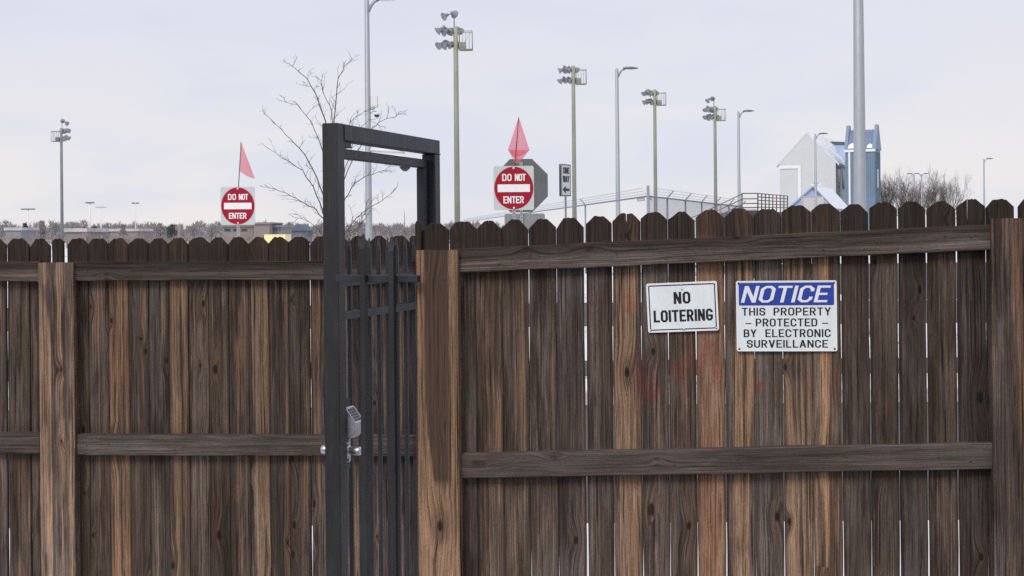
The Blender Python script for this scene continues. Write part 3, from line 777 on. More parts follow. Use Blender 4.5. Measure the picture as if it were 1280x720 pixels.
def rrect(x0, z0, x1, z1, r, n=5):
    pts = []
    for (cx, cz, a0) in ((x1-r, z0+r, -90), (x1-r, z1-r, 0), (x0+r, z1-r, 90), (x0+r, z0+r, 180)):
        for k in range(n + 1):
            a = R(a0 + 90*k/n); pts.append((cx + r*math.cos(a), cz + r*math.sin(a)))
    return pts
def plate(name, pts, y0, y1, m, parent, bev=0.0, seg=1):
    mb = MB(); mb.prism(pts, 'y', y0, y1); return mb.build(name, m, parent, bev, seg)
def frame_ring(name, o, i, y0, y1, m, parent):
    mb = MB(); n = len(o)
    vs = [(a, y0, b) for a, b in o] + [(a, y0, b) for a, b in i] + [(a, y1, b) for a, b in o] + [(a, y1, b) for a, b in i]
    fs = []
    for k in range(n):
        j = (k+1) % n
        fs += [(k, j, n+j, n+k), (2*n+k, 3*n+k, 3*n+j, 2*n+j), (k, 2*n+k, 2*n+j, j), (n+k, n+j, 3*n+j, 3*n+k)]
    mb.add(vs, fs); return mb.build(name, m, parent)
def screw(x, z, y, r, parent, m=M_chrome, name='screw'):
    mb = MB(); mb.lathe([(r, 0), (r*.9, r*.35), (r*.45, r*.55), (0, r*.6)], 12, Matrix.Translation((x, y, z)) @ Matrix.Rotation(R(90), 4, 'X'))
    return mb.build(name, m, parent)

def sign_on(plane, cx, cy, off, tilt, name, label, cat):
    p = plane.hit(cx, cy, off)
    e = empty(name, p, 0, label, cat)
    e.rotation_euler = Matrix.Rotation(plane.ang, 3, 'Z').to_4x4().to_euler() if not tilt else (Matrix.Rotation(plane.ang, 3, 'Z') @ Matrix.Rotation(tilt, 3, 'Y')).to_euler()
    return e
# NO LOITERING
s = sign_on(PR, 853.0, 383.7, 0.008, -math.atan2(3.3, 86.5) + 0.045 * 0 + 0.009 * 0, 'notice_board', 'small white NO LOITERING sign with thin black border screwed to the boards', 'sign')
W2, H2 = 0.1285, 0.0900
plate('panel', rrect(-W2, -H2, W2, H2, 0.008), -0.0012, 0.0012, M_enamel, s, 0.0008)
frame_ring('white_edge', rrect(-W2+.0005, -H2+.0005, W2-.0005, H2-.0005, .0075), rrect(-W2+.0062, -H2+.0062, W2-.0062, H2-.0062, .005), -.0018, -.0010, M_enamel_w, s)
frame_ring('border', rrect(-W2+.0075, -H2+.0075, W2-.0075, H2-.0075, .006), rrect(-W2+.0115, -H2+.0115, W2-.0115, H2-.0115, .004), -.0016, -.0011, M_black, s)
mb = MB()
write(mb, 'NO', -.0305, .0305, .012, .0555, .0094, .0078, gap=.42, y=-.0016)
write(mb, 'LOITERING', -.1060, .1085, -.0530, -.0095, .0088, .0074, gap=.40, y=-.0016)
mb.build('lettering', M_black, s)
for (x, z) in ((-.119, .081), (.119, .081), (-.119, -.081), (.119, -.081), (.0, .0815), (.002, -.0815)): screw(x, z, -.0019, .0042, s)
mb = MB(); mb.lathe([(.0028, 0), (.0022, .001), (0, .0012)], 9, Matrix.Translation((.0015, -.0013, .0635)) @ Matrix.Rotation(R(90), 4, 'X')); mb.build('rust_spot', M_rust, s)
# NOTICE
s = sign_on(PR, 983.0, 395.0, 0.008, -0.004, 'notice_board', 'larger white NOTICE sign with blue header band about electronic surveillance on the fence', 'sign')
W2, H2 = 0.1785, 0.1275
plate('panel', rrect(-W2, -H2, W2, H2, 0.007), -0.0012, 0.0012, M_enamel, s, 0.0008)
frame_ring('white_edge', rrect(-W2+.0005, -H2+.0005, W2-.0005, H2-.0005, .0065), rrect(-W2+.0045, -H2+.0045, W2-.0045, H2-.0045, .004), -.0018, -.0010, M_enamel_w, s)
mmp = 0.3945e-3
def ZZ(v): return (367.5 - v) * mmp
def XX(v): return (487.5 - v) * -mmp
plate('header_band', rrect(XX(60), ZZ(270), XX(915), ZZ(62), .005), -.0016, -.0011, M_blue, s)
mb = MB(); write(mb, 'NOTICE', XX(78), XX(890), ZZ(243), ZZ(91), .0125, .0078, gap=.30, shear=.26, y=-.0020); mb.build('heading', M_sheet_w, s)
mb = MB()
write(mb, 'THIS', XX(86), XX(298), ZZ(363), ZZ(290), .0058, .0042, gap=.36, y=-.0015)
write(mb, 'PROPERTY', XX(372), XX(886), ZZ(363), ZZ(290), .0058, .0042, gap=.36, y=-.0015)
write(mb, 'PROTECTED', XX(210), XX(763), ZZ(463), ZZ(390), .0058, .0042, gap=.36, y=-.0015)
for a0, a1 in ((117, 172), (805, 860)): mb.add([(XX(a0), -.0015, ZZ(440)), (XX(a1), -.0015, ZZ(440)), (XX(a1), -.0015, ZZ(431)), (XX(a0), -.0015, ZZ(431))], [(0, 1, 2, 3)])
write(mb, 'BY', XX(100), XX(217), ZZ(561), ZZ(488), .0058, .0042, gap=.36, y=-.0015)
write(mb, 'ELECTRONIC', XX(296), XX(881), ZZ(561), ZZ(488), .0058, .0042, gap=.36, y=-.0015)
write(mb, 'SURVEILLANCE', XX(128), XX(856), ZZ(657), ZZ(586), .0058, .0042, gap=.36, y=-.0015)
mb.build('lettering', M_black, s)
for (x, z) in ((-.1685, .1185), (.1685, .1185), (-.1685, -.1185), (.1685, -.1185)): screw(x, z, -.0019, .0038, s, M_rust)

# ------------------------------------------------------------------ road signs
def perforated():
    m, t = new_mat('perforated_post'); tc = t.n('ShaderNodeTexCoord'); x, y, z = t.sep(tc.outputs['Object'])
    fz = t.m('ABSOLUTE', t.m('SUBTRACT', t.m('FRACT', t.m('MULTIPLY', z, 1/0.0508)), 0.5))
    rr_ = t.m('ADD', t.m('POWER', t.m('MULTIPLY', fz, 0.0508), 2.0), t.m('POWER', x, 2.0))
    hole = t.m('LESS_THAN', rr_, 0.0085 ** 2)
    n1 = t.noise(tc.outputs['Object'], 6.0, 4.0)
    finish(t, t.mix(hole, t.mix(n1, (0.27, 0.28, 0.29), (0.40, 0.41, 0.42)), (0.03, 0.03, 0.03)), 0.5, 0.3)
    return m
M_perf = perforated()
def sign_post(parent, h, y0=0.0): 
    b = MB(); b.prism([(-.027, y0), (.027, y0), (.027, y0+.025), (.021, y0+.025), (.021, y0+.004), (-.021, y0+.004), (-.021, y0+.025), (-.027, y0+.025)], 'z', 0, h)
    return b.build('post', M_perf, parent)
def disc(r, n=40): return [(r*math.cos(2*math.pi*k/n), r*math.sin(2*math.pi*k/n)) for k in range(n)]
def dne_sign(cx, cy, Y, half, hz, label, yaw=0.0):
    p = P(cx, cy, Y)
    e = empty('do_not_enter_sign', (p.x, p.y, 0), yaw, label, 'road sign', 'do not enter signs behind the fence')
    zc = p.z
    def up(o): o.location.z = zc; return o
    sign_post(e, zc + hz, 0.006)
    up(plate('panel', rrect(-half, -hz, half, hz, .03), 0, .003, M_sheet, e, .001))
    r = half * .965
    up(plate('red_disc', disc(r), -.0045, -.0015, M_red, e)).scale.z = hz / half * 1.0
    up(plate('bar', rrect(-half*.80, -half*.20, half*.80, half*.18, .004), -.0080, -.0055, M_sheet_w, e))
    mb = MB()
    write(mb, 'DO', -half*.57, -half*.10, half*.35, half*.70, .0175*half/.3, gap=.34, y=-.0075)
    up(mb.build('lettering', M_sheet_w, e)); mb = MB()
    write(mb, 'NOT', half*.06, half*.60, half*.35, half*.70, .0175*half/.3, gap=.30, y=-.0075)
    up(mb.build('lettering', M_sheet_w, e)); mb = MB()
    write(mb, 'ENTER', -half*.52, half*.50, -half*.76, -half*.41, .0175*half/.3, gap=.30, y=-.0075)
    up(mb.build('lettering', M_sheet_w, e))
    for zz in (hz*.90, -hz*.90): up(screw(0, zz, -.006, .016, e, M_sheet_w, 'bolt'))
    return e, zc
S1 = 25.0
dne_sign(297.3, 257.3, S1, 21.2/F*S1, 23.8/F*S1, 'smaller white square DO NOT ENTER sign on its post at the left behind the fence', 0.10)
S2 = 21.0
dne_sign(642.2, 235.0, S2, 25.2/F*S2, 27.6/F*S2, 'larger DO NOT ENTER sign in front of the grey back of an octagonal sign', 0.0)

def flag(base, top, Y, cloths, label):
    pb, pt = P(base[0], base[1], Y), P(top[0], top[1], Y)
    e = empty('flag', pb, 0, label, 'flag', 'pink warning flags on the do not enter signs')
    mb = MB(); mb.tube([(0, 0, 0), pt - pb], [.0095, .007], 6); mb.build('staff', M_rail, e)
    for pts in cloths:
        # grid between four corners with a gentle billow
        A, B, C, D = [P(x, y, Y + dy) - pb for x, y, dy in pts]
        mb = MB(); n = 10; vs = []; fs = []
        for i in range(n+1):
            for j in range(n+1):
                s_, t_ = i/n, j/n
                q = (A*(1-s_) + B*s_)*(1-t_) + (D*(1-s_) + C*s_)*t_
                q.y += 0.03*math.sin(s_*5 + t_*3) * s_
                q.z -= 0.02*math.sin(math.pi*s_)*t_
                vs.append(q)
        for i in range(n):
            for j in range(n):
                a = i*(n+1)+j; fs.append((a, a+1, a+n+2, a+n+1))
        mb.add(vs, fs, True); mb.build('cloth', M_flag, e)
flag((298.2, 233.8), (301.2, 177.5), S1 + .02, [[(301.2, 178.5, 0), (302.2, 178.5, .01), (318.2, 223.5, .10), (299.6, 214.0, 0)]], 'pink pennant blowing to the right above the left do not enter sign')
flag((643.6, 208.2), (648.3, 146.5), S2 + .02,
     [[(648.0, 147.5, 0), (648.8, 147.5, .02), (662.0, 187.5, .16), (645.4, 196.5, 0)],
      [(647.6, 148.5, .02), (648.2, 147.5, .0), (645.0, 197.5, .0), (635.0, 187.0, -.16)],
      [(635.0, 187.0, -.16), (645.4, 187.4, .02), (646.0, 203.0, .02), (643.0, 202.0, -.05)],
      [(645.4, 187.4, .03), (662.0, 187.5, .17), (649.5, 203.0, .05), (645.0, 203.0, .03)]], 'pink kite-shaped double pennant above the right do not enter sign')

# octagonal sign seen from behind
S3 = 22.3; p = P(651.5, 232, S3)
e = empty('stop_sign', (p.x, p.y, 0), 0.0, 'bare grey metal back of an octagonal sign behind the right do not enter sign', 'road sign')
ap = 33.3/F*S3; ro = ap/math.cos(R(22.5))
o = plate('panel', [(ro*math.cos(R(22.5+45*k)), ro*math.sin(R(22.5+45*k))) for k in range(8)], 0.0, .004, M_alu_dark, e, .001); o.location.z = p.z
o = plate('lower_plate', rrect(-25.2/F*S3, -.16, 25.2/F*S3, .16, .03), 0.0, .003, M_alu, e, .001); o.location = (4/F*S3, 0, P(654, 267, S3).z - .16)
sign_post(e, p.z + ap*.9, -.027)
for zz in (.25, -.25): screw(0, p.z + zz, -.029, .014, e, M_chrome, 'bolt')
# one way
S4 = 31.0; p = P(707.6, 225.3, S4)
e = empty('one_way_sign', (p.x, p.y, 0), R(58), 'narrow white ONE WAY sign with left arrow turned sideways on a perforated post', 'road sign')
hh = 20.3/F*S4; wn = hh * .60
def ow(o): o.location.z = p.z; return o
ow(plate('panel', rrect(-wn, -hh, wn, hh, .03), 0, .003, M_enamel, e, .001))
ow(plate('panel_back', rrect(-wn, -hh, wn, hh, .03), .052, .055, M_alu, e, .001))
ow(frame_ring('border', rrect(-wn+.012, -hh+.012, wn-.012, hh-.012, .025), rrect(-wn+.03, -hh+.03, wn-.03, hh-.03, .02), -.003, -.0012, M_black, e))
mb = MB()
write(mb, 'ONE', -wn*.62, wn*.68, hh*.40, hh*.80, .036, gap=.3, y=-.003)
write(mb, 'WAY', -wn*.68, wn*.70, -hh*.12, hh*.27, .036, gap=.24, y=-.003)
ow(mb.build('lettering', M_black, e))
ow(plate('arrow', [(-wn*.72, -hh*.58), (-wn*.10, -hh*.82), (-wn*.10, -hh*.66), (wn*.66, -hh*.66), (wn*.66, -hh*.50), (-wn*.10, -hh*.50), (-wn*.10, -hh*.34)], -.004, -.0015, M_black, e))
sign_post(e, p.z + hh*.6, .006)

# ------------------------------------------------------------------ street lamps
def street_lamp(cx, ytop, Y, label, rb=0.115, rt=0.07, arm=1, double=False, base_px=None, m=M_galv):
    top = P(cx, ytop, Y); foot = top.copy()
    e = empty('street_lamp', (top.x, top.y, 0), 0, label, 'street lamp', 'galvanised street lamps beyond the fence')
    H = top.z
    mb = MB(); mb.lathe([(rb*1.9, 0), (rb*1.9, .03), (rb, .03), (rt, H), (rt*.5, H+.05), (0, H+.06)], 16); mb.build('pole', m, e)
    mb = MB(); mb.lathe([(rb*1.5, .031), (rb*1.45, .25), (rb*1.02, .30)], 12); mb.build('base_cover', m, e)
    for sgn in ((1, -1) if double else (arm,)):
        b = MB(); b.tube([(sgn*rt*.6, 0, H-.32), (sgn*(rt+.05), 0, H-.16), (sgn*.22, 0, H-.03), (sgn*.36, 0, H+.03)], [.055, .05, .045, .04], 8); b.build('arm', m, e)
        hb = MB(); vs = []; fs = []; n = 10; k_ = 12
        for i in range(n+1):
            t_ = i/n; x = sgn*(.28 + .66*t_); wd = .15*math.sin(math.pi*min(1, .12+.84*t_))**.6; ht = .085*math.sin(math.pi*min(1, .14+.80*t_))**.7
            for k in range(k_):
                a = 2*math.pi*k/k_; zz = math.sin(a)*ht
                if zz < 0: zz *= .45
                vs.append((x, wd*math.cos(a), H+.045+zz))
        for i in range(n):
            for k in range(k_): fs.append((i*k_+k, i*k_+(k+1)%k_, (i+1)*k_+(k+1)%k_, (i+1)*k_+k))
        fs.append(tuple(range(k_))); fs.append(tuple(n*k_+k for k in range(k_)))
        hb.add(vs, fs, True); hd = hb.build('lamp_head', M_lampgrey, e)
        lb_ = MB(); lb_.box((min(sgn*.45, sgn*.80), -.09, H-.008), (max(sgn*.45, sgn*.80), .09, H+.012)); lb_.build('lens', M_enamel, hd)
    return e
L1 = street_lamp(458.5, 1.0, 41.0, 'tall grey street lamp with a white box and camera arms behind the gate', .115, .07)
street_lamp(771.0, 87, 60, 'grey street lamp with a curved head, nearest of those right of the one way sign')
street_lamp(923.0, 140, 81, 'grey street lamp standing at the left end of the brown railing')
L4 = street_lamp(1019.0, 168, 99, 'grey street lamp in front of the white gabled building')
street_lamp(1071.5, -150, 22.6, 'thick grey lamp pole close by with its top out of sight', .118, .07)
street_lamp(1229.8, 199, 135, 'lone thin street lamp at the right above the fence')
street_lamp(1151.8, 217.5, 172, 'double headed street lamp among the bare trees', .12, .08, double=True)
street_lamp(1142.5, 217.5, 178, 'slim second pole beside the double headed lamp among the bare trees', .10, .07, arm=-1)
# fittings of the lamp behind the gate
Y = 41.0; H0 = P(459, 127, Y).z; sc = Y / F
bx('equipment_box', (.10, -.12, H0 - 7.5*sc), (.10 + 8.5*sc, .12, H0 + 7.5*sc), M_trim, L1, .01)
mb = MB(); zc = P(459, 136.5, Y).z; mb.tube([(.06, 0, zc), (.18, 0, zc), (.20, 0, zc + .05)], .022, 6); mb.build('bracket', M_galv, L1)
zc = P(471, 143.5, Y).z
mb = MB(); mb.tube([(.06, 0, zc + .02), (.16, 0, zc + .11), (.26, 0, zc + .10)], .014, 6); mb.build('bracket', M_galv, L1)
mb = MB(); mb.lathe([(0, -.085), (.05, -.07), (.075, -.03), (.08, 0)], 12, Matrix.Translation((.27, 0, zc))); d = mb.build('dome_camera', M_button, L1)
mb = MB(); mb.lathe([(.08, .001), (.085, .03), (.04, .08), (0, .085)], 12, Matrix.Translation((.27, 0, zc))); mb.build('shroud', M_trim, d)
za = P(459, 187.0, Y).z; zb = P(500, 190.5, Y).z; xe = (505 - 459)*sc
mb = MB(); mb.tube([(.05, 0, za), (xe*.55, 0, (za+zb)/2), (xe, 0, zb)], [.065, .055, .04], 8); mb.build('side_arm', M_trim, L1)
zc = P(505, 204, Y).z
mb = MB(); mb.lathe([(.10, .25), (.16, .22), (.40, .04), (.42, -.04), (.30, -.10)], 18, Matrix.Translation((xe - .15, 0, zc)) @ Matrix.Scale(1.15, 4, (1, 0, 0))); hd = mb.build('luminaire', M_trim, L1)
mb = MB(); mb.lathe([(.18, -.10), (.15, -.16), (.06, -.24), (0, -.25)], 12, Matrix.Translation((xe, 0, zc))); mb.build('camera_lens', M_button, hd)
mb = MB()
for k in range(7): mb.box((xe - .10 + k*.09, -.05, zb + .04 + .03*(k % 2)), (xe - .06 + k*.09, .05, zb + .12 + .03*(k % 3)))
mb.build('bird_spikes', M_button, hd)
# small cameras on the lamp by the building
Y = 99.0; zc = P(1019, 231, Y).z
for sx in (-.24, .27):
    mb = MB(); mb.box((sx - .13, -.08, zc - .08), (sx + .13, .08, zc + .08)); mb.build('camera', M_trim, L4, .02)
mb = MB(); mb.box((-.25, -.02, zc + .09), (.28, .02, zc + .13)); mb.build('bracket', M_galv, L4)

# ------------------------------------------------------------------ sports field lights
def floodlight_mesh():
    mb = MB()
    mb.lathe([(.0, -.30), (.10, -.29), (.13, -.12), (.15, -.10), (.31, .14), (.32, .16)], 14)
    me_o = mb.build('floodlight', M_flood)
    return me_o
def field_light(cx, ytop, Y, label, mirror=1, mast=True, polemat=None, sc=1.0, first=[None], rpole=.20):
    top = P(cx, ytop, Y)          # top of the pole proper
    e = empty('field_light', (top.x, top.y, 0), 0, label, 'floodlight mast', 'sports field light poles in the distance')
    pm = polemat or M_green_pole; H = top.z
    mb = MB(); mb.lathe([(rpole*1.25, 0), (rpole, H*.9), (rpole*.95, H), (0, H + .05)], 12); mb.build('pole', pm, e)
    m = mirror
    rows = [(H - .55, 4), (H - 1.65, 4)]
    heads = []
    for z, n in rows:
        ba = MB(); ba.tube([(m*.35, 0.5, z), (-m*1.55, -1.1, z)], .05, 6); ba.build('crossarm', M_lampgrey, e)
        for k in range(n):
            t_ = k / (n - 1)
            heads.append((m*(.05 - 1.42*t_), .25 - 1.2*t_, z + .05, 0)); heads.append((m*(.32 - 1.20*t_), 1.0 - .9*t_, z + .30, 1))
    if mast:
        ms = MB(); ms.tube([(-m*.12, 0, H - .3), (-m*.12, 0, H + 1.0)], .045, 6); ms.build('mast', M_lampgrey, e)
        ca = MB(); ca.tube([(-m*.95, -.3, H + .95), (m*.05, .1, H + 1.05)], .04, 6); ca.build('crossarm', M_lampgrey, e)
        heads += [(-m*.88, -.35, H + .75, 0), (-m*.22, .2, H + 1.10, 1)]
    for (x, y, z, back) in heads:
        ax = Vector((-m*.75, -.35, -.55)) if not back else Vector((m*.30, .85, -.45))
        rot = ax.normalized().to_track_quat('Z', 'Y').to_euler()
        if first[0] is None:
            first[0] = floodlight_mesh(); o = first[0]; o.parent = e
            g = MB(); g.lathe([(.30, .135), (.18, .02), (.0, -.04)], 14); rf = g.build('reflector', M_reflector, o)
        else:
            o = first[0].copy(); COL.objects.link(o); o.parent = e
            for ch in kids(first[0]):
                c = ch.copy(); COL.objects.link(c); c.parent = o
        jr = random.Random(hash((round(x, 3), round(z - H, 2), round(cx))) & 0xffff)
        o.location = (x + jr.uniform(-.08, .08), y + jr.uniform(-.1, .1), z + jr.uniform(-.08, .08)); o.rotation_euler = (rot[0] + jr.uniform(-.3, .3), rot[1] + jr.uniform(-.25, .25), rot[2] + jr.uniform(-.4, .4)); o.scale = (1.12, 1.12, 1.12)
    # service basket
    x0, x1 = m*.30, m*1.38; z0, z1 = H - 1.95, H - .45
    cg = MB()
    for xx_ in (x0, x1):
        for yy in (-.45, .45): cg.tube([(xx_, yy, z0), (xx_, yy, z1)], .032, 5)
    for zz in (z0, (z0+z1)/2, z1):
        if zz == (z0+z1)/2: continue
        cg.tube([(x0, -.45, zz), (x1, -.45, zz), (x1, .45, zz), (x0, .45, zz), (x0, -.45, zz)], .032, 5)
    for k in range(1, 4):
        xk = x0 + (x1-x0)*k/4
        for yy in (-.45, .45): cg.tube([(xk, yy, z0), (xk, yy, z1)], .016, 4)
    cg.tube([(x0, -.45, z0), (x1, -.45, z1)], .016, 4)
    cg.build('basket', pm, e)
    fl = MB(); fl.box((min(x0, x1), -.45, z0 - .05), (max(x0, x1), .45, z0 + .01)); fl.build('basket_floor', M_lampgrey, e)
    bk = MB(); bk.box((min(x0, x0 + m*.55) , -.15, z0 + .02), (max(x0, x0 + m*.55), .2, z0 + .62)); bk.build('ballast_box', pm, e)
    return e
field_light(569.5, 33, 113, 'tallest pale green floodlight mast, left of the right do not enter sign')
field_light(716.5, 82.5, 146, 'pale green floodlight mast directly behind the one way sign', mast=False)
field_light(818.2, 112, 170, 'floodlight mast without top arm between two street lamps above the corner of the mesh fence', mast=False)
field_light(893.5, 132.5, 182, 'floodlight mast with raised top arm above the sloping brown railing')
field_light(76.5, 160.5, 205, 'grey floodlight mast with basket on its left side standing alone at far left', mirror=-1, polemat=M_grey_pole, rpole=.20)

def far_light(cx, ytop, Y, n, wpx, label, hm=M_lampgrey, pm=M_trim, r=.16):
    top = P(cx, ytop, Y); e = empty('far_floodlight', (top.x, top.y, 0), 0, label, 'light pole', 'small far light poles on the left')
    H = top.z; s_ = Y/F
    mb = MB(); mb.lathe([(r*1.2, 0), (r*.8, H), (0, H+.05)], 8); mb.build('pole', pm, e)
    mb = MB(); mb.tube([(-wpx/2*s_, 0, H), (wpx/2*s_, 0, H)], .07, 5); mb.build('crossarm', pm, e)
    for k in range(n):
        x = (-wpx/2 + wpx*k/max(1, n-1))*s_ if n > 1 else wpx*.2*s_
        mb = MB(); mb.box((-.32, -.3, -.14), (.32, .3, .16)); o = mb.build('lamp', hm, e, .04); o.location = (x, 0, H + .1)
far_light(35.2, 262, 330, 5, 14, 'thin white light pole with a row of five tiny lamps at far left', r=.18)
far_light(112.5, 254, 300, 3, 7, 'white pole with a short dark lamp head right of the grey mast')
far_light(126, 259.5, 345, 4, 10, 'faint white pole with a row of pale lamps beside the dark headed one', hm=M_beige, r=.12)
far_light(169.2, 254.5, 320, 2, 5, 'slim white pole with a single small dark head midway to the left sign', r=.14)
p = P(224.5, 282, 220); mb = MB(); mb.lathe([(.35, 0), (.30, p.z), (0, p.z + .05)], 8)
o = mb.build('utility_pole', M_fartwig2, None, loc=(p.x, p.y, 0)); tag(o, 'short pale stub of a pole above the left fence among grey trees', 'pole')
p = P(505.5, 264, 700); mb = MB(); mb.tube([(0, 0, 0), (0, 0, p.z)], [.55, .15], 4)
o = mb.build('radio_mast', M_mast, None, loc=(p.x, p.y, 0)); tag(o, 'hair-thin reddish radio mast on the horizon inside the gate opening', 'mast')

# ------------------------------------------------------------------ chain link fence with barbed wire
cl_ = empty('chain_link_fence', (P(810, 245, 45).x, 45, 0), 0, 'tall chain link fence topped with slanted barbed wire arms', 'fence')
org = Vector(cl_.location)
C0 = P(810, 245.2, 45.0); C1 = P(926, 258.2, 61.5); C2 = P(582, 277, 145.0)
zr = C0.z
def cl_pt(a, b, t_): return a + (b - a) * t_
posts = [(C0, None)] + [(cl_pt(C0, C1, t_), 1) for t_ in (.16, .33, .50, .66, .83, 1.0)]
for t_ in (.14, .36, 1.0): posts.append((cl_pt(C0, C2, t_), -1))
for p, sd_ in posts:
    mb = MB(); b0 = Vector((p.x - org.x, p.y - org.y, 0)); tp = Vector((p.x - org.x, p.y - org.y, p.z))
    r_ = .05 if sd_ is None else .038
    mb.tube([b0, tp + Vector((0, 0, .35 if sd_ is None else .03))], r_, 7); mb.build('post', M_wire, cl_)
    if sd_:
        mb = MB(); mb.tube([tp, tp + Vector((.22*sd_, -.05, .26))], .022, 5); mb.build('barb_arm', M_wire, cl_)
for a, b_, sd_ in ((C0, C1, 1), (C0, C2, -1)):
    mb = MB(); mb.tube([a - org, b_ - org], .03, 6); mb.build('top_rail', M_wire, cl_)
    for k in (1, 2, 3):
        off = Vector((.07*k*sd_, -.016*k, .085*k)); mb = MB(); mb.tube([a - org + off, b_ - org + off], .005, 4)
        L = (b_ - a).length; nbarb = int(L / .5)
        for i in range(nbarb):
            q = a - org + off + (b_ - a) * (i / nbarb)
            mb.tube([q + Vector((-.03, 0, -.03)), q + Vector((.03, 0, .03))], .004, 3)
        mb.build('barbed_wire', M_wire, cl_)
mb = MB(); L = (C1 - C0).length; dv = (C1 - C0) / L; sp = .075; hgt = zr - .08
dz = Vector((0, 0, 1))
for i in range(int(-hgt / sp), int(L / sp)):
    for dirn in (1, -1):
        u0 = i * sp if dirn == 1 else i * sp + hgt; u1 = u0 + dirn * hgt
        z0, z1 = .06, .06 + hgt
        # clip to the panel's ends
        def at_(u):
            return z0 + (u - u0) / (u1 - u0) * (z1 - z0)
        ua, ub = max(0, min(L, u0)), max(0, min(L, u1))
        if abs(ua - ub) < .02: continue
        A = C0 + dv * ua; B = C0 + dv * ub
        mb.tube([(A.x - org.x, A.y - org.y, at_(ua)), (B.x - org.x, B.y - org.y, at_(ub))], .0026, 3, False)
tag(mb.build('wire_mesh', M_wire, cl_), kind='stuff')
for (x0, x1, y0, y1, lab) in ((796.5, 806, 247.2, 251.8, 'small pale tilted plate hung on the mesh fence left of its corner post'), (811.8, 814.5, 246.5, 250.5, 'tiny grey plate on the mesh fence right of its corner post')):
    p0, p1 = P(x0, y1, 44.8), P(x1, y0, 44.8); cxm = (p0.x + p1.x)/2
    e = empty('small_plate', (cxm, 44.8, (p0.z + p1.z)/2), 0, lab, 'plate')
    hw, hh = (p1.x - p0.x)/2, (p1.z - p0.z)/2*.8
    plate('panel', rrect(-hw, -hh, hw, hh, .01), 0, .004, M_sheet, e).rotation_euler = (0, -.12, 0)
    frame_ring('border', rrect(-hw, -hh, hw, hh, .01), rrect(-hw+.02, -hh+.02, hw-.02, hh-.02, .01), -.004, -.001, M_lampgrey, e).rotation_euler = (0, -.12, 0)

# ------------------------------------------------------------------ brown railing and landing
YB = 68.0
p = P(927, 242, YB)
rl = empty('railing', (p.x, YB, 0), 0, 'brown metal railing round a raised landing with a ramp rising from the left', 'railing'); org = Vector(rl.location)
def seg(name, pts, r_, m=M_rail):
    mb = MB(); mb.tube([Vector(q) - org for q in pts], r_, 6); return mb.build(name, m, rl)
for (a, b_) in (((862, 273.5), (926.5, 243)), ((868, 277), (926.5, 249.5)), ((880, 278), (926.5, 256))):
    seg('ramp_rail', [P(*a, YB - 2), P(*b_, YB)], .028, M_wire)
for x in (880, 901): seg('ramp_post', [P(x, 280, YB - 1.3), P(x, 273.5 - (x - 862)*.473, YB - 1.3)], .03, M_wire)
for y in (241.8, 248.6, 254.4, 259.5): seg('level_rail', [P(927, y, YB), P(947.5, y - .2, YB)], .026)
for y in (242, 246.2, 250.6, 255, 259): seg('level_rail', [P(947.5, y - .2, YB), P(984.5, 245 + (y - 242)*.86, YB + 9)], .024)
for x in (927.5, 947.3): seg('baluster', [P(x, 268, YB), P(x, 241.4, YB)], .035)
for k in range(1, 9):
    t_ = k / 8; x = 947.5 + 37*t_; yy = YB + 9*t_
    seg('baluster', [P(x, 268 - 2*t_, yy), P(x, 241.6 + 3.2*t_, yy)], .03)
mb = MB(); a = P(927, 262, YB); b_ = P(985, 262, YB + 9)
mb.prism([(a.x - org.x, 0), (P(947.5, 262, YB).x - org.x, 0), (b_.x - org.x, 9), (b_.x - org.x - 3, 12), (a.x - org.x, 8)], 'z', 0, a.z - .05)
mb.build('landing', M_asphalt, rl)
bx('snow_patch', (.05, .05, a.z - .045), (.75, .9, a.z + .03), M_snow, rl, .01)

# ------------------------------------------------------------------ white gabled building
gl_ = P(974.5, 204, 152.6); gr_ = P(1044.5, 204, 150.0)
A = Vector((gl_.x, gl_.y)); B = Vector((gr_.x, gr_.y)); gd = (B - A).normalized(); WB = (B - A).length
wb = empty('gabled_building', (A.x, A.y, 0), math.atan2(gd.y, gd.x), 'tall pale grey gabled building with snow on its roof at the right', 'building')
# local: x along the gable, y away from us
ze = (gl_.z + gr_.z)/2; zp = P(1009.5, 167.5, 151.3).z; DB = 18.0
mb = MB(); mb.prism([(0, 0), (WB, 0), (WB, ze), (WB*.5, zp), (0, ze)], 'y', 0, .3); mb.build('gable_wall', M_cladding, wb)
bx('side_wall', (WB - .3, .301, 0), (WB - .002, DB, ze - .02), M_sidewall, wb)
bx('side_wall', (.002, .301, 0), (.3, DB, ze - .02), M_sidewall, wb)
mb = MB(); mb.prism([(.3, 0), (WB-.3, 0), (WB-.3, ze), (WB*.5, zp-.2), (.3, ze)], 'y', DB-.3, DB-.002); mb.build('rear_wall', M_cladding, wb)
for sgn in (0, 1):
    xa, xb = (WB + .35, WB*.5) if sgn else (-.35, WB*.5)
    k_ = (zp - ze)/(WB*.5); zlow = ze - .35*k_
    mb = MB(); mb.prism([(xa, zlow + .02), (xb, zp + .02), (xb, zp + .22), (xa, zlow + .22)], 'y', .02, DB + .2); mb.build('roof', M_trim if sgn else M_cladding, wb)
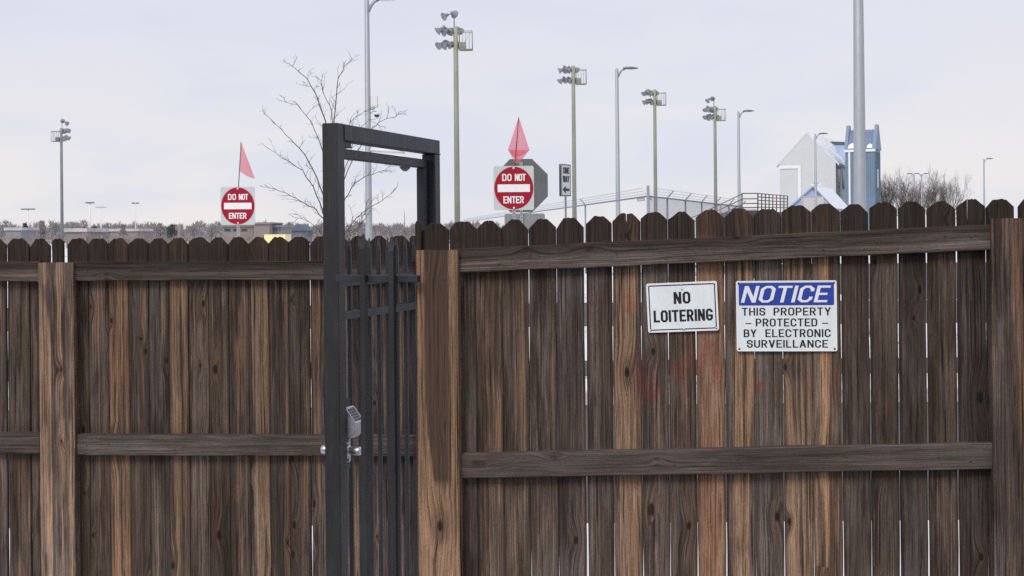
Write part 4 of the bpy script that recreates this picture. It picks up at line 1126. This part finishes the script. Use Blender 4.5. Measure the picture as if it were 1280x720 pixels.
# snow on the right slope: an uneven blanket
def snow_patch(parent, f, nu, nv, th, seed):
    mb = MB(); rr = random.Random(seed); vs = []; fs = []
    for i in range(nu+1):
        for j in range(nv+1):
            u, v = i/nu, j/nv
            if 0 < j < nv: u = u
            ed = .05*rr.uniform(-1, 1)
            uu = min(1, max(0, u + (ed if i in (0, nu) else 0))); vv = min(1, max(0, v + (ed if j in (0, nv) else 0)))
            t_ = th if (0 < i < nu and 0 < j < nv) else .02
            q = f(uu, vv); vs.append((q[0], q[1], q[2] + t_*rr.uniform(.7, 1.2)))
    for i in range(nu):
        for j in range(nv):
            a = i*(nv+1)+j; fs.append((a, a+1, a+nv+2, a+nv+1))
    mb.add(vs, fs, True); return mb.build('snow', M_snow, parent)
def slope(x0, x1, y0, y1, tfn=None):
    k_ = (zp - ze)/(WB*.5)
    def f(u, v):
        x = x0 + (x1-x0)*u; return (x, y0 + (y1-y0)*v, zp + .23 - (x - WB*.5)*k_)
    return f
snow_patch(wb, slope(WB*.505, WB + .32, -.10, 5.5), 10, 8, .22, 4)
snow_patch(wb, slope(WB*.62, WB + .3, 6.2, 15.5), 10, 10, .16, 5)
inv = (Matrix.Translation(wb.location) @ Matrix.Rotation(wb.rotation_euler.z, 4, 'Z')).inverted()
mb = MB(); mb.tube([inv @ P(1031.5, 178.6, 163), inv @ P(1058.0, 179.4, 156)], .26, 4, True, False); mb.build('ridge_cap', M_bluehouse, wb)
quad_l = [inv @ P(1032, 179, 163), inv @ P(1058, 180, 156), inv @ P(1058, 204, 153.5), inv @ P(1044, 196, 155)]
mb = MB(); mb.add(quad_l + [q + Vector((0, .25, -.1)) for q in quad_l], [(3,2,1,0),(4,5,6,7),(0,1,5,4),(1,2,6,5),(2,3,7,6),(3,0,4,7)]); mb.build('cross_roof', M_bluegable, wb)  # light blue here paints in the shade on a snow-covered slope
# white trim framing the lean-to face
x1_ = WB*.385
bx('trim', (-.1, -.10, ze - .55), (x1_, -.004, ze - .18), M_trim, wb); bx('trim', (x1_ - .32, -.105, 0), (x1_, -.004, ze - .552), M_trim, wb)
for yy in (1.0, 3.6):
    f_ = bx('window', (WB - .01, yy, ze - 2.9), (WB + .03, yy + 1.1, ze - .65), M_sidewall, wb); bx('pane', (WB + .031, yy + .06, ze - 2.84), (WB + .045, yy + 1.04, ze - .71), M_darkglass, f_)
mb = MB()
for k in range(1, 12): mb.box((WB*k/12 - .02, -.03, 0), (WB*k/12 + .02, -.003, 4.0)) if False else None
bx('eave', (WB + .05, .3, ze - .45), (WB + .38, DB, ze - .20), M_blueroof, wb)

# ------------------------------------------------------------------ blue tower
p = P(1056.5, 187, 149.0)
tw = empty('tower', (p.x, p.y, 0), math.atan2(gd.y, gd.x), 'blue metal clad tower with two raised side fins beside the gabled building', 'tower')
WT = 3.15; DT = 3.6; zE = p.z; zR = P(1075, 163, 150.5).z
mb = MB(); mb.box((0, 0, 0), (WT, DT, zE - .02)); mb.build('wall', M_bluewall, tw)
ribs = MB()
for k in range(15): ribs.box((.06 + k*.215, -.05, 0), (.10 + k*.215, -.002, zE - .3))
for k in range(16): ribs.box((WT + .002, .1 + k*.215, 0), (WT + .05, .14 + k*.215, zE - .3))
tag(ribs.build('wall_rib', M_bluewall, tw), kind='stuff')
zF = P(1057, 157, 150.5).z
for xa in (-.12, WT - .22):
    mb = MB(); mb.prism([(-.05, zE - .02), (DT*.42, zF), (DT*.58, zF), (DT + .05, zE - .02)], 'x', xa, xa + .34); mb.build('fin', M_bluewall, tw)
mb = MB(); mb.prism([(0.0, zE - .019), (DT*.5, zR), (DT, zE - .019)], 'x', .221, WT - .221); mb.build('roof', M_blueroof, tw)
sm = MB()
for k in range(1, 9):
    x = .22 + (WT - .44)*k/9; sm.prism([(0.0, zE), (DT*.5, zR + .02), (DT*.5, zR + .08), (0.0, zE + .06)], 'x', x - .02, x + .02)
sm.build('roof_seam', M_blueroof, tw)
bx('gutter', (-.10, -.14, zE - .30), (WT + .10, -.052, zE - .03), M_trim, tw)
kk = (zR - zE)/(DT*.5)
def ts(x0, x1, y0, y1):
    return lambda u, v: (x0 + (x1-x0)*u, y0 + (y1-y0)*v*(.5 + .5*math.sin(u*3.0)), zE + .05 + (y0 + (y1-y0)*v*(.5 + .5*math.sin(u*3.0)))*kk)
snow_patch(tw, ts(.25, 1.25, .02, .55), 8, 4, .10, 8); snow_patch(tw, ts(2.3, WT - .25, .02, .45), 6, 4, .10, 9)
bx('trim', (.35, -.11, 0), (.55, -.051, zE - .31), M_trim, tw)
bx('window', (WT + .052, 1.3, zE - 4.2), (WT + .10, 1.75, zE - 2.2), M_trim, tw)

# ------------------------------------------------------------------ low blue gabled hut with snowy roof
YH = 118.0
a = P(978, 268, YH); pk = P(1014.5, 234.5, YH); c2 = P(1040, 262, YH)
hut = empty('hut', (pk.x, YH, 0), 0, 'low pale blue gabled hut with a snowy roof in front of the white building', 'building')
xl, xr = a.x - pk.x, c2.x - pk.x
mb = MB(); mb.prism([(xl, 0), (xr, 0), (xr, c2.z), (0, pk.z), (xl, a.z)], 'y', 0, .2); mb.build('gable_wall', M_bluegable, hut)
ex, ey = P(1036, 236.5, YH + 9).x - pk.x, 9.0
def quad_slab(name, pts, th, m, parent):
    mb = MB(); vs = [Vector(q) for q in pts]; nrm = (vs[1]-vs[0]).cross(vs[3]-vs[0]).normalized()
    if nrm.z < 0: nrm = -nrm
    mb.add(vs + [v + nrm*th for v in vs], [(3,2,1,0),(4,5,6,7),(0,1,5,4),(1,2,6,5),(2,3,7,6),(3,0,4,7)]); return mb.build(name, m, parent)
dxr = ex
quad_slab('roof', [(0, -.2, pk.z), (dxr, ey, pk.z), (xr + dxr + .3, ey, c2.z - .2), (xr + .3, -.2, c2.z - .2)], .12, M_blueroof, hut)
quad_slab('roof', [(0, -.2, pk.z), (dxr, ey, pk.z), (xl + dxr - .3, ey, a.z - .2), (xl - .3, -.2, a.z - .2)], .12, M_bluegable, hut)
quad_slab('snow', [(.15, 0, pk.z + .02), (dxr + .1, ey - .1, pk.z + .02), (xr + dxr + .1, ey - .1, c2.z - .02), (xr + .1, 0, c2.z - .02)], .22, M_snow, hut)
p = P(1017, 246, 112); e = empty('utility_cabinet', (p.x, p.y, 0), 0, 'square beige box standing in front of the blue hut gable', 'cabinet')
hw = 12.5/F*112; bx('body', (-hw, 0, 0), (hw, 1.0, p.z), M_beige, e, .03); bx('top', (-hw - .04, -.04, p.z + .001), (hw + .04, 1.04, p.z + .06), M_beige, e, .01)

# ------------------------------------------------------------------ trees
def grow(mb, p, d, L, r, depth, rr, spread=.6, up=.12, kids_=(2, 3), sides=4, minr=.004):
    """one limb of bent segments, then its children"""
    n = 4 if depth > 1 else 3
    pts = [p]; q = p.copy(); dd = d.copy()
    for i in range(n):
        dd = (dd + Vector((rr.gauss(0, .16), rr.gauss(0, .16), rr.gauss(0, .13) + up*.4))).normalized()
        q = q + dd * (L/n); pts.append(q.copy())
    mb.tube(pts, [max(minr, r*(1 - .5*i/n)) for i in range(n+1)], sides if depth > 1 else 3, False)
    if depth <= 0: return
    nk = rr.randint(*kids_)
    for k in range(nk + 1):
        t_ = 1.0 if k == 0 else rr.uniform(.3, .95)
        i = min(n-1, int(t_*n)); b = pts[i].lerp(pts[i+1], t_*n - i)
        nd = (dd + Vector((rr.gauss(0, spread), rr.gauss(0, spread), rr.gauss(0, spread*.7) + up))).normalized()
        grow(mb, b, nd, L*rr.uniform(.55, .8), max(minr, r*.55), depth-1, rr, spread, up, kids_, sides, minr)

# the young bare tree behind the gate
YT = 19.0; sc = YT/F
tb = P(418, 300, YT); t_root = empty('bare_tree', (tb.x, tb.y, 0), 0, 'young leafless tree with wiry branches behind the gate post', 'tree'); org = Vector(t_root.location)
limbs = [
 ([(418, 330), (412, 290), (402, 262), (392, 235), (378, 214), (358, 200), (336, 186)], .016),
 ([(418, 310), (409, 262), (400, 232), (386, 202), (368, 178), (352, 163), (336, 146)], .017),
 ([(419, 280), (412, 240), (408, 205), (398, 172), (388, 150), (372, 132), (352, 126)], .013),
 ([(419, 260), (414, 190), (406, 150), (397, 124), (386, 100), (372, 88), (362, 80)], .016),
 ([(420, 240), (419, 190), (418, 150), (420, 118), (423, 98), (430, 84), (440, 74)], .016),
 ([(420, 230), (418, 170), (414, 138), (405, 118), (402, 104), (404, 92)], .010),
 ([(418, 320), (408, 280), (396, 262), (384, 256), (364, 244), (344, 236), (331, 234)], .013),
 ([(420, 320), (432, 290), (446, 272), (462, 260), (478, 250), (492, 239)], .012),
 ([(420, 290), (432, 248), (443, 230), (460, 219), (478, 213), (487, 214)], .011),
 ([(420, 270), (432, 210), (440, 185), (450, 160), (462, 150), (476, 158)], .010),
 ([(420, 260), (432, 180), (438, 152), (448, 144), (458, 138)], .010),
 ([(421, 250), (445, 190), (466, 160), (478, 150), (494, 146), (499, 140)], .010),
 ([(419, 340), (440, 300), (452, 278), (456, 262), (461, 248)], .009),
 ([(418, 330), (406, 298), (396, 284), (384, 276), (366, 271)], .009),
 ([(419, 330), (430, 298), (440, 290), (447, 284), (452, 277)], .007),
]
rr = random.Random(5)
mb = MB()
base_pts = [Vector((0, 0, 0)), Vector((.02, 0, .5)), P(419, 335, YT) - org, P(420, 240, YT) - org]
mb.tube(base_pts, [.055, .05, .042, .022], 8); mb.build('trunk', M_bark, t_root)
cr = MB()
for pts, r0 in limbs:
    oy = rr.uniform(-.45, .45)
    P3 = [P(x, y, YT + oy*min(1, i/3)) - org for i, (x, y) in enumerate(pts)]
    # refine and roughen
    fine = []
    for a, b_ in zip(P3[:-1], P3[1:]):
        for k in range(3): fine.append(a.lerp(b_, k/3) + Vector((rr.gauss(0, .006), rr.gauss(0, .01), rr.gauss(0, .006))))
    fine.append(P3[-1]); n = len(fine)
    cr.tube(fine, [max(.0028, r0*.8*(1 - .82*i/(n-1))) for i in range(n)], 5, False)
    for i in range(3, n):
        if rr.random() < .85:
            dd = (fine[i] - fine[i-1]).normalized()
            side = Vector((rr.gauss(0, .7), rr.gauss(0, .5), rr.gauss(0, .6) + .25))
            grow(cr, fine[i], (dd*.8 + side).normalized(), rr.uniform(.08, .24)*(1 - .45*i/n), .0042, rr.choice((1, 1, 2)), rr, .6, .05, (0, 2), 3, .0018)
cr.build('crown', M_twig, t_root)

# bare trees on the right
def bare_tree(cx, ytop, Y, wpx, label, seed, dense=5):
    top = P(cx, ytop, Y); rr = random.Random(seed)
    e = empty('bare_tree', (top.x, Y, 0), 0, label, 'tree', 'leafless trees at the right')
    Ht = top.z; mb = MB(); mb.tube([(0, 0, 0), (.1, 0, Ht*.15), (0, .1, Ht*.34)], [.30, .24, .17], 7); mb.build('trunk', M_bark, e)
    cr = MB(); R_ = wpx/F*Y/2
    for k in range(11):
        a = 2*math.pi*k/11 + rr.uniform(-.3, .3); tilt = rr.uniform(.15, .85)
        d = Vector((math.cos(a)*tilt*R_/Ht*2.4, math.sin(a)*tilt*.8, 1)).normalized()
        grow(cr, Vector((0, 0, Ht*rr.uniform(.14, .32))), d, Ht*rr.uniform(.26, .36), .085, dense-1, rr, .50, .12, (2, 3), 4, .009)
    o = cr.build('crown', M_farbranch, e)
    mz = max(v.co.z for v in o.data.vertices); k_ = Ht/mz
    mxx = max(abs(v.co.x) for v in o.data.vertices); kx = R_/mxx*1.05
    for v in o.data.vertices: v.co.z *= k_; v.co.x *= kx
bare_tree(1108, 209, 165, 52, 'dense leafless tree touching the right side of the blue tower', 21)
bare_tree(1127, 206, 172, 48, 'leafless tree second from the blue tower', 22)
bare_tree(1165, 204, 176, 62, 'tallest leafless tree to the right of the double headed lamp', 23)
bare_tree(1186, 211, 168, 62, 'spreading leafless tree at the right end of the clump', 24)
bare_tree(1148, 214, 185, 55, 'leafless tree directly behind the double headed lamp', 25)

# far trees on the left: crowns of many slivers
def sliver_crown(parent, Rx, z0, z1, n, m, rr, shape='round', size=.5):
    cr = MB()
    cl = [(rr.gauss(0, .45), rr.gauss(0, .4), rr.uniform(.25, .95), rr.uniform(.25, .5)) for _ in range(9)]
    for i in range(n):
        if shape == 'cone':
            t_ = rr.random()**1.4; rad = (1 - t_)*.95 + .05; a = rr.random()*6.283; rad *= rr.random()**.5
            x, y, z = rad*math.cos(a)*Rx, rad*math.sin(a)*Rx, z0 + (z1-z0)*t_
        else:
            c = rr.choice(cl); x = (c[0] + rr.gauss(0, c[3]*.6))*Rx*.8; y = rr.gauss(0, .5)*Rx; z = z0 + (z1-z0)*min(1.0, max(0.02, c[2] + rr.gauss(0, .22)))
            lim = math.sqrt(max(0.02, 1 - ((z - z0)/(z1 - z0)*2 - .85)**2*.8)); x = max(-Rx*lim, min(Rx*lim, x))
        L = size*rr.uniform(.6, 1.5); a = rr.gauss(0, .6); ww = size*(.10 if shape != 'cone' else .30)
        d = Vector((math.sin(a), rr.gauss(0, .5), math.cos(a))).normalized()*L; s_ = d.cross(Vector((0, 1, .3))).normalized()*ww
        q = Vector((x, y, z)); cr.add([q - s_, q + s_, q + d + s_*.3, q + d - s_*.3], [(0, 1, 2, 3)])
    return cr.build('crown', m, parent)
def far_tree(cx, ytop, Y, wpx, label, seed, m, shape='round', n=420, group='trees on the far side of the field'):
    top = P(cx, ytop, Y); rr = random.Random(seed); e = empty('far_tree', (top.x, Y, 0), 0, label, 'tree', group)
    H = top.z; mb = MB(); mb.tube([(0, 0, 0), (0, 0, H*.5), (.1, 0, H*.85)], [.28, .2, .07], 6); mb.build('trunk', M_bark, e)
    sliver_crown(e, wpx/F*Y/2, H*.08, H*.93, n, m, rr, shape, H*.11)
far_tree(31.5, 279, 300, 15, 'small dark evergreen tree at far left beside the five lamp pole', 41, M_fir, 'cone', 500)
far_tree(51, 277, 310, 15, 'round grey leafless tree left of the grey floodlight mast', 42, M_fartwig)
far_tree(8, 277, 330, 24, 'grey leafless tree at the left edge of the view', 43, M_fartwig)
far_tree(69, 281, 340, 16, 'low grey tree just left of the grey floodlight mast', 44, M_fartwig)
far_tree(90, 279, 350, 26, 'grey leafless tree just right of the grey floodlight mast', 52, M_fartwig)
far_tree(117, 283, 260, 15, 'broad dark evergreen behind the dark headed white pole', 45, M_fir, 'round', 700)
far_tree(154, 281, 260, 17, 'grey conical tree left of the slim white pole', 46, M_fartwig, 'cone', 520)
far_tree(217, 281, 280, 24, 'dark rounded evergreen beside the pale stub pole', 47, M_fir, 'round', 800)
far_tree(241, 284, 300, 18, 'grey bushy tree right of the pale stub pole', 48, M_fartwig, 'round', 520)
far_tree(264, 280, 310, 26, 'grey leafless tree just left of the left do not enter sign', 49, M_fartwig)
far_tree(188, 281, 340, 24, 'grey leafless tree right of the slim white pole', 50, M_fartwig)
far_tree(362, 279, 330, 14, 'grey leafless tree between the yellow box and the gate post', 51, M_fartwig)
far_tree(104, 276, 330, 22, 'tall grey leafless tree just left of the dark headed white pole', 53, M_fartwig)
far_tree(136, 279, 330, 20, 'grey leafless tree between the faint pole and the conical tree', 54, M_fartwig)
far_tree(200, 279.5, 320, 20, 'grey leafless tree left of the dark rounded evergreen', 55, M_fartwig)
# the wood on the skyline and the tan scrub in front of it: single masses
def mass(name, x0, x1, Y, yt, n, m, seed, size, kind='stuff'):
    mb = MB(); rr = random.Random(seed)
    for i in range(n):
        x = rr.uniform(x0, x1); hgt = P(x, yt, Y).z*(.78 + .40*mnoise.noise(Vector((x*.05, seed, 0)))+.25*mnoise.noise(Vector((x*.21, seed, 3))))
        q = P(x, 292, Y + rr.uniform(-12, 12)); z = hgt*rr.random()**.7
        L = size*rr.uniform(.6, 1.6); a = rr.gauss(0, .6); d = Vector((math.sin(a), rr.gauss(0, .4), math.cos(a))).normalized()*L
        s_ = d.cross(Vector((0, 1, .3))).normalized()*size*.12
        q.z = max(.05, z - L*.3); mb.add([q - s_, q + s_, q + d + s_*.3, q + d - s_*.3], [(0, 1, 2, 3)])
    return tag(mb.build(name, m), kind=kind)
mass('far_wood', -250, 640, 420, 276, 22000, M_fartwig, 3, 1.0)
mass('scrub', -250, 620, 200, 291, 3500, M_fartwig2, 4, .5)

# ------------------------------------------------------------------ far buildings on the left
def far_building(x0, x1, yt, Y, dep, m, label, roofsnow=True, wins=None, group='buildings on the far side of the field', gable=False):
    a, b_ = P(x0, yt, Y), P(x1, yt, Y); e = empty('far_building', ((a.x+b_.x)/2, Y, 0), 0, label, 'building', group)
    hw = (b_.x - a.x)/2; H = (a.z + b_.z)/2
    bx('wall', (-hw, 0, 0), (hw, dep, H - (H*.35 if gable else .25)), m, e)
    if gable:
        mb = MB(); mb.prism([(-hw - .3, H*.65 + .002), (hw + .3, H*.65 + .002), (0, H)], 'y', -.3, dep); mb.build('roof', m, e)
    else: bx('roof', (-hw - .3, -.3, H - .249), (hw + .3, dep, H + (.35 if roofsnow else .1)), M_oldsnow if roofsnow else m, e)
    for (wx0, wx1, wy0, wy1) in (wins or []):
        p0, p1 = P(wx0, wy1, Y), P(wx1, wy0, Y); ox = (a.x + b_.x)/2
        f_ = bx('window', (p0.x - ox, -.06, p0.z), (p1.x - ox, -.003, p1.z), M_lampgrey, e); bx('pane', (p0.x - ox + .12, -.09, p0.z + .1), (p1.x - ox - .12, -.061, p1.z - .1), M_darkglass, f_)
    return e
far_building(317, 336.5, 278.5, 262, 14, M_brick, 'taller block of the flat roofed brown brick building above the fence', False, None)
far_building(278, 316.7, 281.6, 264, 14, M_brick, 'lower brown brick wing with dark windows under the left do not enter sign', False, [(280, 289, 285.5, 289.5), (291, 299, 285.5, 289.5), (301, 309, 285.5, 289.5)])
far_building(337, 352, 282.4, 266, 12, M_greywall, 'small grey annex with four square windows right of the brown building', False, [(337.6, 340, 285.2, 288.8), (341.2, 343.8, 285.2, 288.8), (345, 347.5, 285.2, 288.8), (348.8, 351.2, 285.2, 288.8)])
far_building(363, 384, 280, 300, 8, M_bluehouse, 'dark slate roofed house left of the gate post', False, gable=True)
far_building(82.5, 107, 288, 225, 12, M_brick, 'long low brown shed with snow on its flat roof left of the dark evergreen')
far_building(7, 26, 286.5, 280, 10, M_greywall, 'low bluish house with snowy roof at far left')
far_building(138, 172, 287.8, 300, 12, M_brick, 'long low building with thin snowy roof behind the slim white pole')
# yellow box
Y = 150.0; a, b_ = P(330.2, 293, Y), P(356.5, 293, Y)
e = empty('container', ((a.x+b_.x)/2, Y, 0), 0, 'bright pale yellow box just showing over the left fence', 'container'); hw = (b_.x - a.x)/2
bx('body', (-hw, 0, .4), (hw, 4.0, a.z - .06), M_yellow, e, .03); bx('roof', (-hw - .03, -.03, a.z - .059), (hw + .03, 4.03, a.z), M_yellow, e, .01)
mb = MB()
for k in range(1, 8): mb.box((-hw + 2*hw*k/8 - .02, -.035, .42), (-hw + 2*hw*k/8 + .02, -.001, a.z - .08))
mb.build('panel_rib', M_yellow, e)
for sx in (-hw + .5, hw - .5):
    for yy in (.8, 3.2):
        mb = MB(); mb.lathe([(.40, -.12), (.40, .12)], 16, Matrix.Translation((sx, yy, .40)) @ Matrix.Rotation(R(90), 4, 'Y')); mb.build('wheel', M_black, e)
